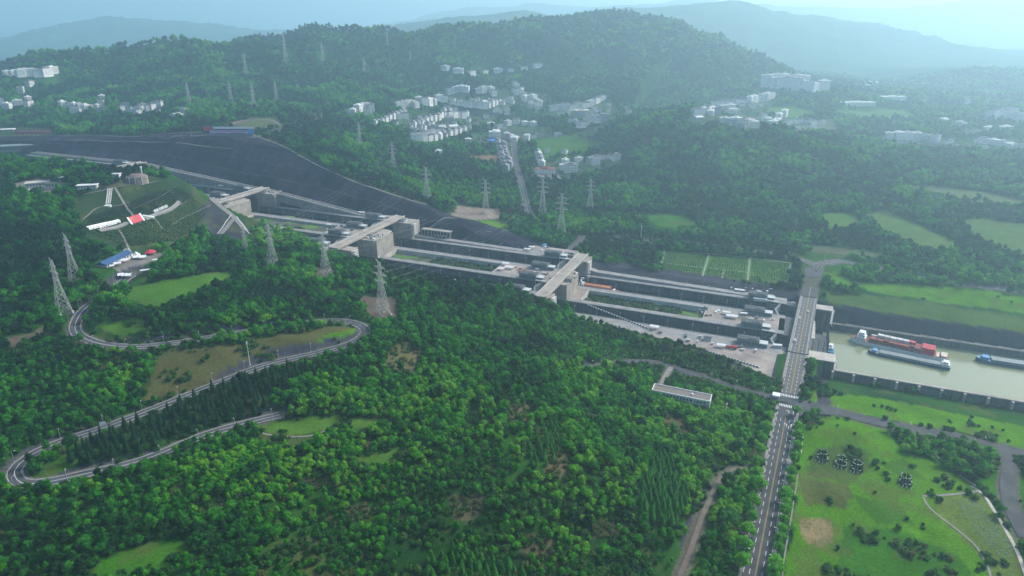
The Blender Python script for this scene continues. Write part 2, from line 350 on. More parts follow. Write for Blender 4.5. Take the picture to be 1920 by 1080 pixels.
def rocktop(s): return np.interp(s, [285,347,439]+list(_rt[:, 0])+[1560], [876,912,922]+list(_rt[:, 1])+[900])
def ground(x, y, near=None, under=False):
    x = np.asarray(x, float); y = np.asarray(y, float); z = relief(x, y); s, d = sd_of(x, y)
    # cuttings on both sides of the lock
    far = d > DF-9; inl = (s > 262) & (s < 1650)
    tap = sstep(255, 330, s)*(1-sstep(1480, 1650, s))
    c = rockcut(s, d)*tap + 400*(1-tap); z = np.where(inl & far, np.minimum(z, c), z)
    cn = zlev(np.minimum(s, 1330)) - .8 + np.maximum(np.where(s < 262, yard(s)-5, DN-16)-d, 0)*np.where(s < 60, .45, np.where(s < 560, .8, 2.5))
    nr = (d < DN+2) & (s > -40) & (s < 1500) & ~((s > 630) & (s < 840) & (d < DN-1)); z = np.where(nr, np.minimum(z, cn), z)
    # terrace beside the far wall of the lower two steps
    z = np.where((d > DF-4) & (d < DF+40) & (s > -30) & (s < 262), np.minimum(z, zroad(s)-1 + np.maximum(d-DF-6, 0)*.35), z)
    # the pit that holds the lock itself
    hole = (d > DN+2) & (d < DF-3) & (s > -66) & (s < 1420); z = np.where(hole, np.minimum(z, zlev(s)-45), z)
    # the channel below the bridge
    ch = (s < -55) & (d > 684-.0) & (d < 838); z = np.where(ch, np.minimum(z, -40), z)
    fs = (s < -20) & (d >= 838) & (d < 880); z = np.where(fs, np.minimum(z, -21 + np.maximum(d-841, 0)*1.5), z)
    qs = (s < -48) & (d <= 684) & (d > 560); z = np.where(qs, np.minimum(z, -15.5 + np.maximum(676-d, 0)*.16), z)
    dist, idx = road_near(x, y) if near is None else near
    hw, vg, zr = _ri[idx, 1], _ri[idx, 2], _ri[idx, 0]
    okr = ~((d > DN-6) & (d < DF+4) & (s > -70) & (s < 60))
    z = np.where((d > DF-1) & (s > 290) & (s < 1575) & (d < rocktop(s)-3), z-3.5, z) if under else z
    w = (1-sstep(0, 1, (dist-hw-1.5)/vg))*okr; z = z*(1-w) + (zr-.35)*w
    return z
def gz(x, y): return float(ground(np.array([x]), np.array([y]))[0])
def Gf(px, py):
    """point of the finished ground (cuttings included) seen at a photo pixel"""
    d = ray(px, py); t = np.linspace(300/d[1], 3000/d[1], 3000); P = d[None]*t[:, None]; z = CZ+P[:, 2]; i = np.where(z < ground(P[:, 0], P[:, 1]))[0]; i = i[0] if len(i) else -1
    return np.array([P[i, 0], P[i, 1], z[i]])
def on_ground(P):
    P = np.array(P, float); P[:, 2] = ground(P[:, 0], P[:, 1]); return P
def Gd(px, py):
    p = G(px, py); return np.array([p[0], p[1], gz(p[0], p[1])])
def inpoly(x, y, poly):
    poly = np.asarray(poly)[:, :2]; r = np.zeros(len(x), bool); n = len(poly); j = n-1
    for i in range(n):
        xi, yi = poly[i]; xj, yj = poly[j]
        c = ((yi > y) != (yj > y)) & (x < (xj-xi)*(y-yi)/(yj-yi+1e-12)+xi); r ^= c; j = i
    return r
def PX(pts, z=None): return np.array([G(*p) if z is None else W(p[0], p[1], z) for p in pts])

# ------------------------------------------------------------------ ground patches (albedo zones of the land)
Z_ = []                                                     # polygon, colour, tree-free?
def zone(pts, col, clear=True, z=None, soft=10.): Z_.append((PX(pts, z), col, clear, soft))
LAWN = (.066,.175,.007); GRASS = (.036,.125,.009); OLIVE = (.055,.10,.02); BROWN = (.085,.085,.03)
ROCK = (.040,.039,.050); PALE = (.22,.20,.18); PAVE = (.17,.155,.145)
zone([(1512,735),(1600,728),(1700,748),(1890,792),(1960,800),(1960,858),(1800,810),(1700,795),(1560,765),(1515,752)], LAWN)
zone([(1510,785),(1560,780),(1650,800),(1700,845),(1830,905),(1855,960),(1930,1060),(1950,1200),(1440,1200),(1470,1080),(1485,960),(1500,860)], LAWN)
zone([(1505,900),(1590,905),(1605,935),(1580,955),(1505,950)], (.075,.095,.025))
zone([(1590,985),(1700,1000),(1800,1040),(1860,1200),(1560,1200),(1570,1040)], GRASS)
zone([(1530,840),(1580,832),(1630,845),(1632,885),(1590,905),(1520,895)], OLIVE)
zone([(1740,930),(1840,925),(1930,1045),(1960,1200),(1860,1200),(1850,1050),(1760,960)], (.10,.15,.03))
zone([(1840,900),(1880,880),(1930,900),(1950,1030),(1920,1010)], GRASS)
zone([(1545,512),(1570,535),(1650,550),(1800,572),(1960,592),(1960,560),(1800,540),(1700,533),(1600,528),(1565,510)], LAWN)
zone([(1550,550),(1650,555),(1800,578),(1960,600),(1960,660),(1560,580)], OLIVE)
zone([(1532,402),(1560,398),(1604,402),(1612,424),(1555,428)], (.07,.15,.02)); zone([(1622,398),(1660,396),(1720,420),(1790,453),(1790,474),(1720,462),(1655,432)], (.075,.135,.03))
zone([(1800,410),(1860,412),(1960,425),(1960,490),(1880,465),(1822,436)], (.075,.135,.03)); zone([(1200,404),(1260,402),(1315,420),(1250,432)], GRASS); zone([(1400,205),(1470,200),(1540,212),(1480,224)], (.07,.16,.03)); zone([(1560,205),(1700,206),(1720,220),(1600,222)], (.06,.15,.03)); zone([(1700,345),(1850,360),(1960,385),(1960,400),(1830,380),(1710,360)], (.10,.13,.05)); zone([(1480,455),(1540,460),(1660,475),(1640,482),(1520,472)], (.09,.10,.06)); zone([(1590,495),(1680,500),(1820,525),(1960,545),(1960,552),(1800,535),(1640,512)], (.12,.12,.10), False)
zone([(1240,470),(1485,490),(1480,530),(1410,530),(1240,510)], (.05,.115,.022))
zone([(290,668),(450,645),(640,608),(678,618),(655,640),(540,680),(420,718),(330,745),(270,750)], BROWN)
zone([(440,700),(500,676),(560,655),(620,640),(660,616),(676,620),(655,638),(600,656),(500,682)], LAWN); zone([(450,690),(500,668),(560,646),(640,622),(668,612),(676,622),(650,640),(560,668),(500,686)], LAWN)
zone([(250,540),(330,522),(430,508),(445,520),(350,556),(290,580),(240,560)], (.055,.14,.016)); zone([(175,608),(250,592),(300,612),(220,632)], (.06,.14,.016))
zone([(60,895),(120,850),(150,850),(140,885),(90,900)], GRASS)
zone([(490,792),(560,780),(700,784),(740,790),(680,806),(560,812),(480,806)], (.07,.15,.02)); zone([(490,812),(540,806),(610,822),(560,836),(500,830)], (.065,.10,.025))
zone([(660,858),(740,838),(770,850),(700,878)], (.06,.14,.018)); zone([(180,1050),(230,1030),(330,1010),(360,1030),(250,1075),(180,1085)], GRASS)
zone([(690,650),(760,630),(800,690),(750,730),(690,700)], BROWN, False)
zone([(1040,840),(1070,860),(1060,900),(1030,890)], BROWN, False); zone([(980,1010),(1030,1030),(1030,1050),(970,1035)], BROWN, False)
zone([(1240,640),(1330,640),(1430,690),(1440,720),(1330,705),(1240,680)], (.06,.07,.035), False)
# the terraced monument slope on the left
zone([(130,375),(205,350),(345,335),(400,390),(330,460),(240,470),(160,440)], (.024,.048,.018)); zone([(150,405),(215,388),(340,352),(370,370),(265,405),(170,420)], (.016,.028,.015))
zone([(60,350),(230,322),(300,335),(215,352),(130,365)], (.09,.10,.06), False); zone([(375,385),(400,372),(440,400),(470,440),(440,455),(400,445),(375,415)], ROCK); zone([(20,345),(70,335),(130,345),(90,365)], PALE)
zone([(205,500),(260,476),(318,474),(285,492),(235,516)], PAVE)
zone([(430,236),(470,222),(520,222),(535,238),(470,247)], (.075,.10,.045)); zone([(380,248),(430,205),(480,220),(430,240)], (.10,.085,.06), False)
zone([(560,215),(610,212),(600,225)], (.12,.085,.06))
zone([(1500,975),(1540,972),(1565,985),(1562,1010),(1535,1022),(1503,1012),(1494,995)], (.21,.165,.08)); zone([(1640,860),(1700,862),(1740,900),(1690,890)], (.04,.11,.012)); zone([(1600,930),(1680,945),(1720,985),(1640,985)], (.045,.12,.012)); zone([(1520,800),(1600,800),(1640,830),(1560,830)], (.075,.155,.012))
DRY = [PX(q) for q in ([(1030,830),(1075,850),(1065,905),(1020,890)],[(985,1000),(1040,1020),(1035,1055),(970,1040)],[(950,755),(1000,765),(990,800),(950,795)],[(840,935),(905,925),(905,960),(850,970)],[(640,955),(690,945),(720,965),(660,980)],[(740,640),(790,660),(780,700),(720,690)],[(1240,760),(1290,790),(1285,830),(1245,810)],[(1110,975),(1150,980),(1160,1010),(1115,1005)],[(560,900),(610,895),(620,915),(570,925)])]
for q in DRY: Z_.append((q, (.10,.085,.045), True, 6.))
# village ground
for pts in ([(690,235),(760,212),(830,218),(760,245)], [(760,250),(830,228),(945,190),(960,205),(900,235),(880,250),(800,268)], [(830,190),(935,168),(1030,175),(1020,210),(960,200),(830,225)],
            [(880,255),(960,235),(1040,240),(1050,262),(960,262),(890,275)], [(1030,200),(1150,195),(1200,215),(1120,240),(1040,225)], [(1290,225),(1360,200),(1450,178),(1450,195),(1370,225),(1300,235)],
            [(1350,230),(1400,220),(1550,225),(1560,255),(1400,245)], [(930,265),(955,255),(975,330),(950,320)], [(1000,300),(1090,300),(1160,290),(1160,305),(1080,335),(1000,335)],
            [(1640,255),(1920,262),(1920,285),(1650,270)], [(800,160),(880,160),(880,185),(830,190)], [(1080,238),(1140,235),(1110,260),(1050,255)]):
    zone(pts, (.055,.085,.045), True)
zone([(1000,262),(1060,256),(1130,270),(1080,290),(1010,295)], GRASS); zone([(880,292),(935,290),(945,310),(890,302)], (.20,.12,.07))
zone([(1285,245),(1330,240),(1345,265),(1290,275)], (.15,.10,.08), False); zone([(1000,325),(1050,325),(1050,335),(1000,335)], PALE)
zone([(1465,238),(1560,222),(1575,245),(1490,250)], (.11,.12,.07)); zone([(1560,236),(1760,240),(1760,255),(1580,250)], (.04,.09,.025), False)
zone([(860,385),(935,392),(945,408),(890,412),(840,405)], (.22,.17,.14)); zone([(900,412),(950,414),(955,424),(905,424)], LAWN)
zone([(680,555),(745,560),(745,595),(685,597)], (.13,.10,.08)); zone([(590,500),(630,505),(630,525),(590,522)], (.14,.11,.09)); zone([(0,640),(90,612),(95,620),(20,655)], (.12,.09,.07))

# ------------------------------------------------------------------ the land: one sheet to the horizon
NR, NA = 760, 860
rr = np.geomspace(150, 26000, NR); aa = np.radians(np.linspace(-66, 66, NA))
RR, AA = np.meshgrid(rr, aa, indexing='ij'); gx, gy = (RR*np.sin(AA)).ravel(), (RR*np.cos(AA)).ravel()
near = road_near(gx, gy); gzv = ground(gx, gy, near, True)
gs, gd = sd_of(gx, gy)
n1 = fbm(gx, gy, 60, 4, 11); n2 = fbm(gx, gy, 14, 3, 12); n3 = fbm(gx, gy, 220, 3, 13)
C1, C2, C3 = np.array((.014,.050,.012)), np.array((.030,.095,.012)), np.array((.075,.085,.03))
k = np.clip((n1-.35)*2.6, 0, 1)[:, None]; col = C1*(1-k)+C2*k
k = (sstep(.60, .72, n2*.6+n3*.4))[:, None]*.7; col = col*(1-k)+C3*k
wob = np.stack([(fbm(gx, gy, 22, 3, 31)-.5)*22, (fbm(gx, gy, 22, 3, 32)-.5)*22], 1)
clear = np.zeros(len(gx), bool)
def in_zone(x, y, poly, soft=1.0, wobble=None):
    lo, hi = poly[:, :2].min(0)-30, poly[:, :2].max(0)+30; r = np.zeros(len(x), bool)
    i = np.where((x > lo[0]) & (x < hi[0]) & (y > lo[1]) & (y < hi[1]))[0]
    if len(i):
        px, py = x[i], y[i]
        if wobble is not None: px, py = px+wobble[i, 0]*soft, py+wobble[i, 1]*soft
        r[i] = inpoly(px, py, poly)
    return r
for poly, c, cl, soft in Z_:
    w = in_zone(gx, gy, poly, .5, wob); v = (.5+1.0*(n2*.6+n1*.4))[w, None]
    mixk = np.clip((n1[w, None]-.5)*1.6, -.35, .35); base = np.array(c)*v
    worn = sstep(.56, .66, fbm(gx[w], gy[w], 9, 3, 14)*.55+fbm(gx[w], gy[w], 33, 2, 15)*.45)[:, None]*.55; base = base*(1-worn) + np.array((.085,.095,.03))*worn
    col[w] = base*(1-np.maximum(mixk, 0)*.5) + np.array((.09,.12,.025))*np.maximum(mixk, 0)*.5
# cut rock: where the land was dug away, plus the near bench
nat = relief(gx, gy)
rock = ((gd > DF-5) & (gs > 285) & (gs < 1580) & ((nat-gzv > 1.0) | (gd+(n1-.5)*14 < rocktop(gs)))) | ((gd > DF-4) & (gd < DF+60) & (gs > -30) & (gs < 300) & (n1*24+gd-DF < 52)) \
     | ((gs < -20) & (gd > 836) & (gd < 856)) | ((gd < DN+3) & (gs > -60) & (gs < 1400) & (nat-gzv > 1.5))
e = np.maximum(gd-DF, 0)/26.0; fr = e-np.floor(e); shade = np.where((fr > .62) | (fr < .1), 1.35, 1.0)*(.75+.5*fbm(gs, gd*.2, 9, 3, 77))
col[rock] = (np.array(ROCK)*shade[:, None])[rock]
dist = near[0]; hwv = _ri[near[1], 1]
vk = ((dist < hwv+2.5) & (dist < 30))[:, None]; col = np.where(vk, np.array((.10,.10,.07))*(.8+.4*n2[:, None]), col)
def grid_mesh(name, nr, na, X, Y, Z, color, m):
    me = bpy.data.meshes.new(name); nvx = nr*na; me.vertices.add(nvx)
    me.vertices.foreach_set('co', np.stack([X, Y, Z], 1).astype(np.float32).ravel())
    i = (np.arange(nr-1)[:, None]*na + np.arange(na-1)[None]).ravel(); q = np.stack([i, i+1, i+na+1, i+na], 1)[:, ::-1]
    nf = len(q); me.loops.add(nf*4); me.loops.foreach_set('vertex_index', q.astype(np.int32).ravel())
    me.polygons.add(nf); me.polygons.foreach_set('loop_start', (np.arange(nf)*4).astype(np.int32))
    me.update(calc_edges=True); me.polygons.foreach_set('use_smooth', np.ones(nf, bool))
    if color is not None:
        a = me.attributes.new('albedo', 'FLOAT_COLOR', 'POINT'); a.data.foreach_set('color', np.concatenate([color, np.ones((nvx, 1))], 1).astype(np.float32).ravel())
    me.materials.append(m); o = bpy.data.objects.new(name, me); COL.objects.link(o); return o
mg = bpy.data.materials.new('land'); mg.use_nodes = True; nt = mg.node_tree; b = nt.nodes["Principled BSDF"]; b.inputs['Roughness'].default_value = 1; b.inputs['Specular IOR Level'].default_value = 0
at = N(nt, 'ShaderNodeAttribute', attribute_name='albedo'); tc = N(nt, 'ShaderNodeTexCoord')
nz = N(nt, 'ShaderNodeTexNoise', Scale=.55, Detail=6, Roughness=.75); nt.links.new(tc.outputs['Object'], nz.inputs['Vector'])
mr = N(nt, 'ShaderNodeMapRange'); mr.inputs[1].default_value = .3; mr.inputs[2].default_value = .7; mr.inputs[3].default_value = .55; mr.inputs[4].default_value = 1.45; nt.links.new(nz.outputs[0], mr.inputs[0])
vm = N(nt, 'ShaderNodeVectorMath', operation='SCALE'); nt.links.new(at.outputs['Color'], vm.inputs[0]); nt.links.new(mr.outputs[0], vm.inputs['Scale']); nt.links.new(vm.outputs[0], b.inputs['Base Color'])
bp = N(nt, 'ShaderNodeBump', Strength=.5, Distance=.8); nt.links.new(nz.outputs[0], bp.inputs['Height']); nt.links.new(bp.outputs[0], b.inputs['Normal'])
land = structure(grid_mesh('ground', NR, NA, gx, gy, gzv, np.clip(col, .004, .6), mg))

# the blasted rock slope behind the lock, in benches
ns, nd = 520, 110; sv = np.linspace(288, 1578, ns); uu = np.linspace(0, 1, nd)
SV = np.repeat(sv, nd); DV = DF-1.5 + np.tile(uu, ns)*(rocktop(SV)-(DF-1.5)); rx = SV*uv[0]+DV*nv[0]; ry = SV*uv[1]+DV*nv[1]
rn = road_near(rx, ry); rz_ = ground(rx, ry, rn) + .35*np.tile(np.sin(np.pi*uu)**.3, ns) - 2.5*np.tile(np.maximum(np.abs(uu-.5)-.47, 0)/.03, ns)*0
rz_ = np.where(np.tile(uu, ns) > .985, rz_-1.5, rz_) + (fbm(SV, DV*.6, 7, 3, 78)-.5)*2.2 + (fbm(SV, DV*.5, 24, 3, 76)-.5)*5*np.tile(np.sin(np.pi*uu), ns)
e = np.maximum(DV-DF, 0); e = np.maximum(e + (fbm(SV, DV, 120, 3, 93)-.5)*34*sstep(0, 25, e), 0)/26.0; fr = e-np.floor(e); ledge = np.where(fr > .84, 1.0, 0)*sstep(.35, .6, fbm(SV, DV, 60, 2, 79))
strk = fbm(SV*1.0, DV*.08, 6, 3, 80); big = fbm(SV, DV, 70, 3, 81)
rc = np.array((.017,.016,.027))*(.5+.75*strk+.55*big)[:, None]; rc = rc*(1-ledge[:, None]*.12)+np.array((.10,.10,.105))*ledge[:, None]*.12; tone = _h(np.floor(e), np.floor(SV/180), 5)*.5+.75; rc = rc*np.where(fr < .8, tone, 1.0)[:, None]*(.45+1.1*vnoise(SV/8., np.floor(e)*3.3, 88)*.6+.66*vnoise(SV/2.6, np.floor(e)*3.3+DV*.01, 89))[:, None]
mrk = bpy.data.materials.new('blasted_rock'); mrk.use_nodes = True; nt = mrk.node_tree; b = nt.nodes["Principled BSDF"]; b.inputs['Roughness'].default_value = 1; b.inputs['Specular IOR Level'].default_value = 0
at = N(nt, 'ShaderNodeAttribute', attribute_name='albedo'); tc = N(nt, 'ShaderNodeTexCoord'); mp = N(nt, 'ShaderNodeMapping'); mp.inputs['Scale'].default_value = (1, 1, .15); nt.links.new(tc.outputs['Object'], mp.inputs[0])
nz = N(nt, 'ShaderNodeTexNoise', Scale=.5, Detail=7, Roughness=.75); nt.links.new(mp.outputs[0], nz.inputs['Vector'])
mr = N(nt, 'ShaderNodeMapRange'); mr.inputs[1].default_value = .3; mr.inputs[2].default_value = .7; mr.inputs[3].default_value = .5; mr.inputs[4].default_value = 1.5; nt.links.new(nz.outputs[0], mr.inputs[0])
vm = N(nt, 'ShaderNodeVectorMath', operation='SCALE'); nt.links.new(at.outputs['Color'], vm.inputs[0]); nt.links.new(mr.outputs[0], vm.inputs['Scale']); nt.links.new(vm.outputs[0], b.inputs['Base Color'])
bp = N(nt, 'ShaderNodeBump', Strength=.9, Distance=1.2); nt.links.new(nz.outputs[0], bp.inputs['Height']); nt.links.new(bp.outputs[0], b.inputs['Normal'])
rk = structure(grid_mesh('rock_slope', ns, nd, rx, ry, rz_, rc, mrk))
if rk.data.polygons[1000].normal.z < 0: rk.data.flip_normals()
# pale path and rim road along the top of the cut
for dd0, w_, s0_, s1_ in ((-2, 1.6, 520, 1540),):
    q = np.arange(s0_, s1_, 6.); dq = rocktop(q)+dd0; P_ = np.stack([q*uv[0]+dq*nv[0], q*uv[1]+dq*nv[1], 0*q], 1); P_[:, 2] = smooth1(ground(P_[:, 0], P_[:, 1]), 4)+.9; k = MB()
    ribbon_later = (k, P_, w_)
q = np.arange(900, 1330, 5.); dq = np.interp(q, [900, 1000, 1150, 1330], [905, 903, 890, 885]); P_ = np.stack([q*uv[0]+dq*nv[0], q*uv[1]+dq*nv[1], 0*q], 1); P_[:, 2] = smooth1(ground(P_[:, 0], P_[:, 1]), 6)+1.6; bench_path = P_

# ------------------------------------------------------------------ roads, paths and their markings
def ribbon(mb, R, off0, off1, dz=.15, mi=0, z=None):
    R = np.asarray(R, float); T = np.gradient(R[:, :2], axis=0); T /= np.linalg.norm(T, axis=1)[:, None]+1e-9
    Nn = np.stack([-T[:, 1], T[:, 0]], 1); a = R[:, :2]+Nn*off0; c = R[:, :2]+Nn*off1
    for i in range(len(R)-1):
        mb.quad((*c[i], R[i, 2]+dz), (*c[i+1], R[i+1, 2]+dz), (*a[i+1], R[i+1, 2]+dz), (*a[i], R[i, 2]+dz), mi) if off1 < off0 else \
        mb.quad((*a[i], R[i, 2]+dz), (*a[i+1], R[i+1, 2]+dz), (*c[i+1], R[i+1, 2]+dz), (*c[i], R[i, 2]+dz), mi)
def dashes(mb, R, off, w, on, gap, dz=.2):
    L = np.concatenate([[0], np.cumsum(np.linalg.norm(np.diff(R[:, :2], axis=0), axis=1))]); t = 0
    while t+on < L[-1]:
        q = np.linspace(t, t+on, 3); Q = np.stack([np.interp(q, L, R[:, k]) for k in range(3)], 1); ribbon(mb, Q, off-w/2, off+w/2, dz); t += on+gap
k, P_, w_ = ribbon_later; ribbon(k, P_, -w_, w_, 0); structure(k.build('rim_road', M['path']))
k = MB(); ribbon(k, bench_path, -1.3, 1.3, 0); structure(k.build('bench_path', M['path']))
for nm, nice in (('loop','road'),('south','road'),('park','road'),('office','road'),('office_drive','driveway'),('far_left','road'),('far_right','road'),('head_spur','road'),('billboard','road'),('upper','path'),('pylon_ring','path'),('valley','road'),('village','road'),('village_b','road'),('village_c','road')):
    R, hw, vg = ROADS[nm]; mb = MB(); ribbon(mb, R, -hw, hw, .1)
    m = M['path'] if nm in ('upper','pylon_ring','village_c','office_drive') else M['asphalt']
    structure(mb.build(nice, m))
    if nm in ('loop','far_left','far_right','billboard'):
        k = MB()
        for s_ in (-1, 1): ribbon(k, R, s_*(hw-.4)-.1, s_*(hw-.4)+.1, .104)
        dashes(k, R, 0, .35, 5, 4, .104) if nm != 'loop' else ribbon(k, R, -.16, .16, .104)
        structure(k.build('road_marking', M['paint']))
        if nm == 'loop':
            k = MB()                                                 # raised kerb with a low wall on both edges
            for s_ in (-1, 1):
                T = np.gradient(R[:, :2], axis=0); T /= np.linalg.norm(T, axis=1)[:, None]; Nn = np.stack([-T[:, 1], T[:, 0]], 1)
                for i in range(len(R)-1):
                    a, c = R[i, :2]+Nn[i]*s_*hw, R[i+1, :2]+Nn[i+1]*s_*hw; a2, c2 = R[i, :2]+Nn[i]*s_*(hw+.4), R[i+1, :2]+Nn[i+1]*s_*(hw+.4); za, zc = R[i, 2]+.25, R[i+1, 2]+.25
                    k.quad((*a, za), (*c, zc), (*c2, zc), (*a2, za)); k.quad((*a, za-.6), (*c, zc-.6), (*c, zc), (*a, za)); k.quad((*c2, zc-.6), (*a2, za-.6), (*a2, za), (*c2, zc))
            structure(k.build('kerb', M['wall_top']))
R, hw, vg = ROADS['dirt']; mb = MB(); ribbon(mb, R, -hw*.62, hw*.62, .1); structure(mb.build('dirt_track', mat('track_soil', (.16,.13,.105), .95, .35, .2)))
def tt_at(d): return (d - (p0[:2]@nv))/(dm[:2]@nv)
# the main road and the crossroads
t745 = np.linalg.norm(W(1481,742,3.6)-p0); tb0 = None
mr_ = main.copy(); ss, dd = sd_of(main[:, 0], main[:, 1]); mr_ = mr_[(dd < 688) | (dd > 852)]
A1 = main[dd < 688]; A2 = main[dd > 852][:8]
k = MB(); ribbon(k, A1, -7.6, 7.6, .1); ribbon(k, A2, -9.5, 9.5, .1); structure(k.build('main_road', M['asphalt']))
A3 = np.array([p0+dm*t for t in np.arange(t745+4, tt_at(688), 4.)]); k = MB(); ribbon(k, A3, -9.0, 9.0, .112); structure(k.build('main_road', M['bridge_asphalt']))
k = MB()
for sg in (-1, 1):
    for i in range(len(A1)-1):
        a, c = A1[i], A1[i+1]; nx = np.array([-dm[1], dm[0]])*sg; tt = np.linalg.norm(a-p0)*np.sign((a-p0)@dm)
        if abs(tt-(t745+3)) < 26: continue
        q = [a[:2]+nx*7.6, c[:2]+nx*7.6, c[:2]+nx*9.6, a[:2]+nx*9.6]; k.prism([tuple(p) for p in q], a[2]-.3, a[2]+.25)
structure(k.build('pavement', M['wall_top']))
cx = p0 + dm*(t745-6); k = MB()
pj = PX([(1461,738),(1504,736),(1520,752),(1560,762),(1560,778),(1515,776),(1490,782),(1456,782),(1464,765),(1440,756),(1440,738)], 3.6); k.poly([(p[0], p[1], 3.71) for p in pj[::-1]]); structure(k.build('crossroads', M['asphalt']))
k = MB(); pj = PX([(1505,487),(1530,480),(1575,484),(1580,494),(1548,500),(1540,520),(1512,520)], 3.7); k.poly([(p[0], p[1], 3.82) for p in pj[::-1]]); structure(k.build('junction', M['asphalt']))
MARK = MB(); CEN = MB(); nx = np.array([-dm[1], dm[0], 0])
LOW = p0 + np.outer(np.arange(-190, t745-22, 5.0), dm)
for off, solid in ((-7.1,1),(-3.6,0),(3.6,0),(7.1,0)):
    (ribbon(MARK, LOW, off-.1, off+.1, .107) if solid else dashes(MARK, LOW, off, .32, 5.0, 5.0, .107))
ribbon(CEN, LOW, .12, .38, .107); ribbon(CEN, LOW, -.38, -.12, .107)
for tz in (t745-1, t745-20):                                         # zebra crossings
    for j in range(-5, 6):
        c = p0 + dm*tz + nx*j*1.35; MARK.quad(tuple(c-nx*.34-dm*2.2+[0,0,.125]), tuple(c-nx*.34+dm*2.2+[0,0,.125]), tuple(c+nx*.34+dm*2.2+[0,0,.125]), tuple(c+nx*.34-dm*2.2+[0,0,.125]))
def arrow(mb, c, fwd, left, kind):
    f, l = np.array(fwd), np.array(left); q = lambda a, b_: tuple(c + f*a + l*b_ + np.array([0,0,.125]))
    mb.quad(q(-3,.2), q(1,.2), q(1,-.2), q(-3,-.2))
    if kind == 's': mb.poly([q(1,.8), q(3,0), q(1,-.8)])
    else:
        k_ = 1 if kind == 'l' else -1
        mb.poly([q(1,.2*k_), q(.3,1.1*k_), q(.7,1.5*k_), q(1.6,0)][::k_]); mb.poly([q(0,1.7*k_), q(1.9,1.0*k_), q(1.4,2.3*k_)][::k_])
for tz in (t745-29, t745-52):
    for off, kd in ((-1.8,'l'),(-5.3,'s')): arrow(MARK, p0+dm*tz+nx*off, dm, nx, kd)
for off in (-7.2,-3.6,3.6,7.2): dashes(MARK, A3, off, .3, 4., 4., .12)
ribbon(CEN, A3, .1, .4, .12); ribbon(CEN, A3, -.4, -.1, .12)
structure(MARK.build('road_marking', M['paint'])); structure(CEN.build('centre_line', M['yellow']))
# paths of the park and the monument
def path(pts, w, m, name='path', dz=.25, z=None):
    R = on_ground(spline([G(*p) for p in pts], 4.0)); k = MB(); ribbon(k, R, -w/2, w/2, dz); return structure(k.build(name, m))
path([(1820,912),(1845,930),(1880,985),(1905,1030),(1925,1085)], 2.2, M['pale_concrete'])
path([(1715,815),(1750,850),(1790,885),(1830,912)], 1.6, M['path']); path([(1730,930),(1760,930),(1800,926),(1838,921)], 2.0, M['path'])
path([(1730,932),(1745,955),(1790,990),(1830,1025),(1850,1060),(1860,1090)], 1.6, M['path'])
path([(1497,880),(1490,930),(1480,990),(1470,1050),(1466,1090)], 1.0, M['path']); path([(1506,815),(1502,850)], .8, M['pale_concrete'])
path([(480,807),(500,815),(550,820),(590,816),(640,795)], 1.6, M['path']); path([(590,816),(620,838)], 1.6, M['path'])
for pts, w in ([(150,418),(180,392),(205,388),(250,380)], 3.0), ([(215,352),(235,385),(262,420)], 3.5), ([(222,428),(235,452),(250,480)], 3.0), ([(320,422),(345,408),(395,385)], 3.0), \
              ([(262,412),(310,398),(355,375)], 1.5), ([(290,410),(305,430)], 2.0), ([(120,368),(160,364),(215,352),(270,345),(300,340)], 4.0), ([(195,455),(210,453),(232,452)], 1.5), ([(60,352),(90,356),(140,348)], 3.0), ([(250,392),(300,370),(330,352)], 1.2):
    path(pts, w*.72, M['path'], dz=.4)
for pts in ([(1246,470),(1236,508)], [(1330,476),(1317,518)], [(1406,484),(1402,526)], [(1253,494),(1318,502)], [(1332,503),(1403,511)], [(1358,505),(1354,522)], [(1246,470),(1330,476),(1406,484),(1482,494)], [(1482,494),(1480,512)]):
    path(pts, 2.6, mat('nursery_path', (.20,.26,.15), .9, .3, .2), dz=.3)
for pts in ([(820,432),(880,436),(960,432),(1000,424)], [(1180,640),(1250,650)]): path(pts, 2.0, M['path'], dz=.4)
path([(745,411),(800,408),(870,412)], 2.2, M['pale_concrete'], dz=.6)
path([(395,372),(412,386),(432,402),(446,416),(462,434)], 6.5, M['path'], 'road', .8); path([(440,410),(428,424),(414,440)], 6.0, M['path'], 'road', .9); path([(444,408),(456,424),(468,440)], .9, M['white'], 'kerb', 1.3); path([(434,404),(424,418),(408,440)], .9, M['white'], 'kerb', 1.3)
# water of the channel
k = MB(); P = [S(-58,684), S(-58,838), S(-900,838), S(-900,684)]; k.poly([(p[0], p[1], -28) for p in P]); wat = bpy.data.materials.new('channel_water'); wat.use_nodes = True; b = wat.node_tree.nodes["Principled BSDF"]
b.inputs['Base Color'].default_value = (.235,.255,.145,1); b.inputs['Roughness'].default_value = .12; b.inputs['Specular IOR Level'].default_value = .35
tc = N(wat.node_tree, 'ShaderNodeTexCoord'); nz = N(wat.node_tree, 'ShaderNodeTexNoise', Scale=.35, Detail=4); wat.node_tree.links.new(tc.outputs['Object'], nz.inputs['Vector']); bp = N(wat.node_tree, 'ShaderNodeBump', Strength=.06, Distance=.3); wat.node_tree.links.new(nz.outputs[0], bp.inputs['Height']); wat.node_tree.links.new(bp.outputs[0], b.inputs['Normal'])
structure(k.build('water', wat))
wat2 = wat.copy(); wat2.name = 'lock_water'; wat2.node_tree.nodes["Principled BSDF"].inputs['Base Color'].default_value = (.03,.045,.045,1)
KEEP = []                                                   # plots that stay free of trees

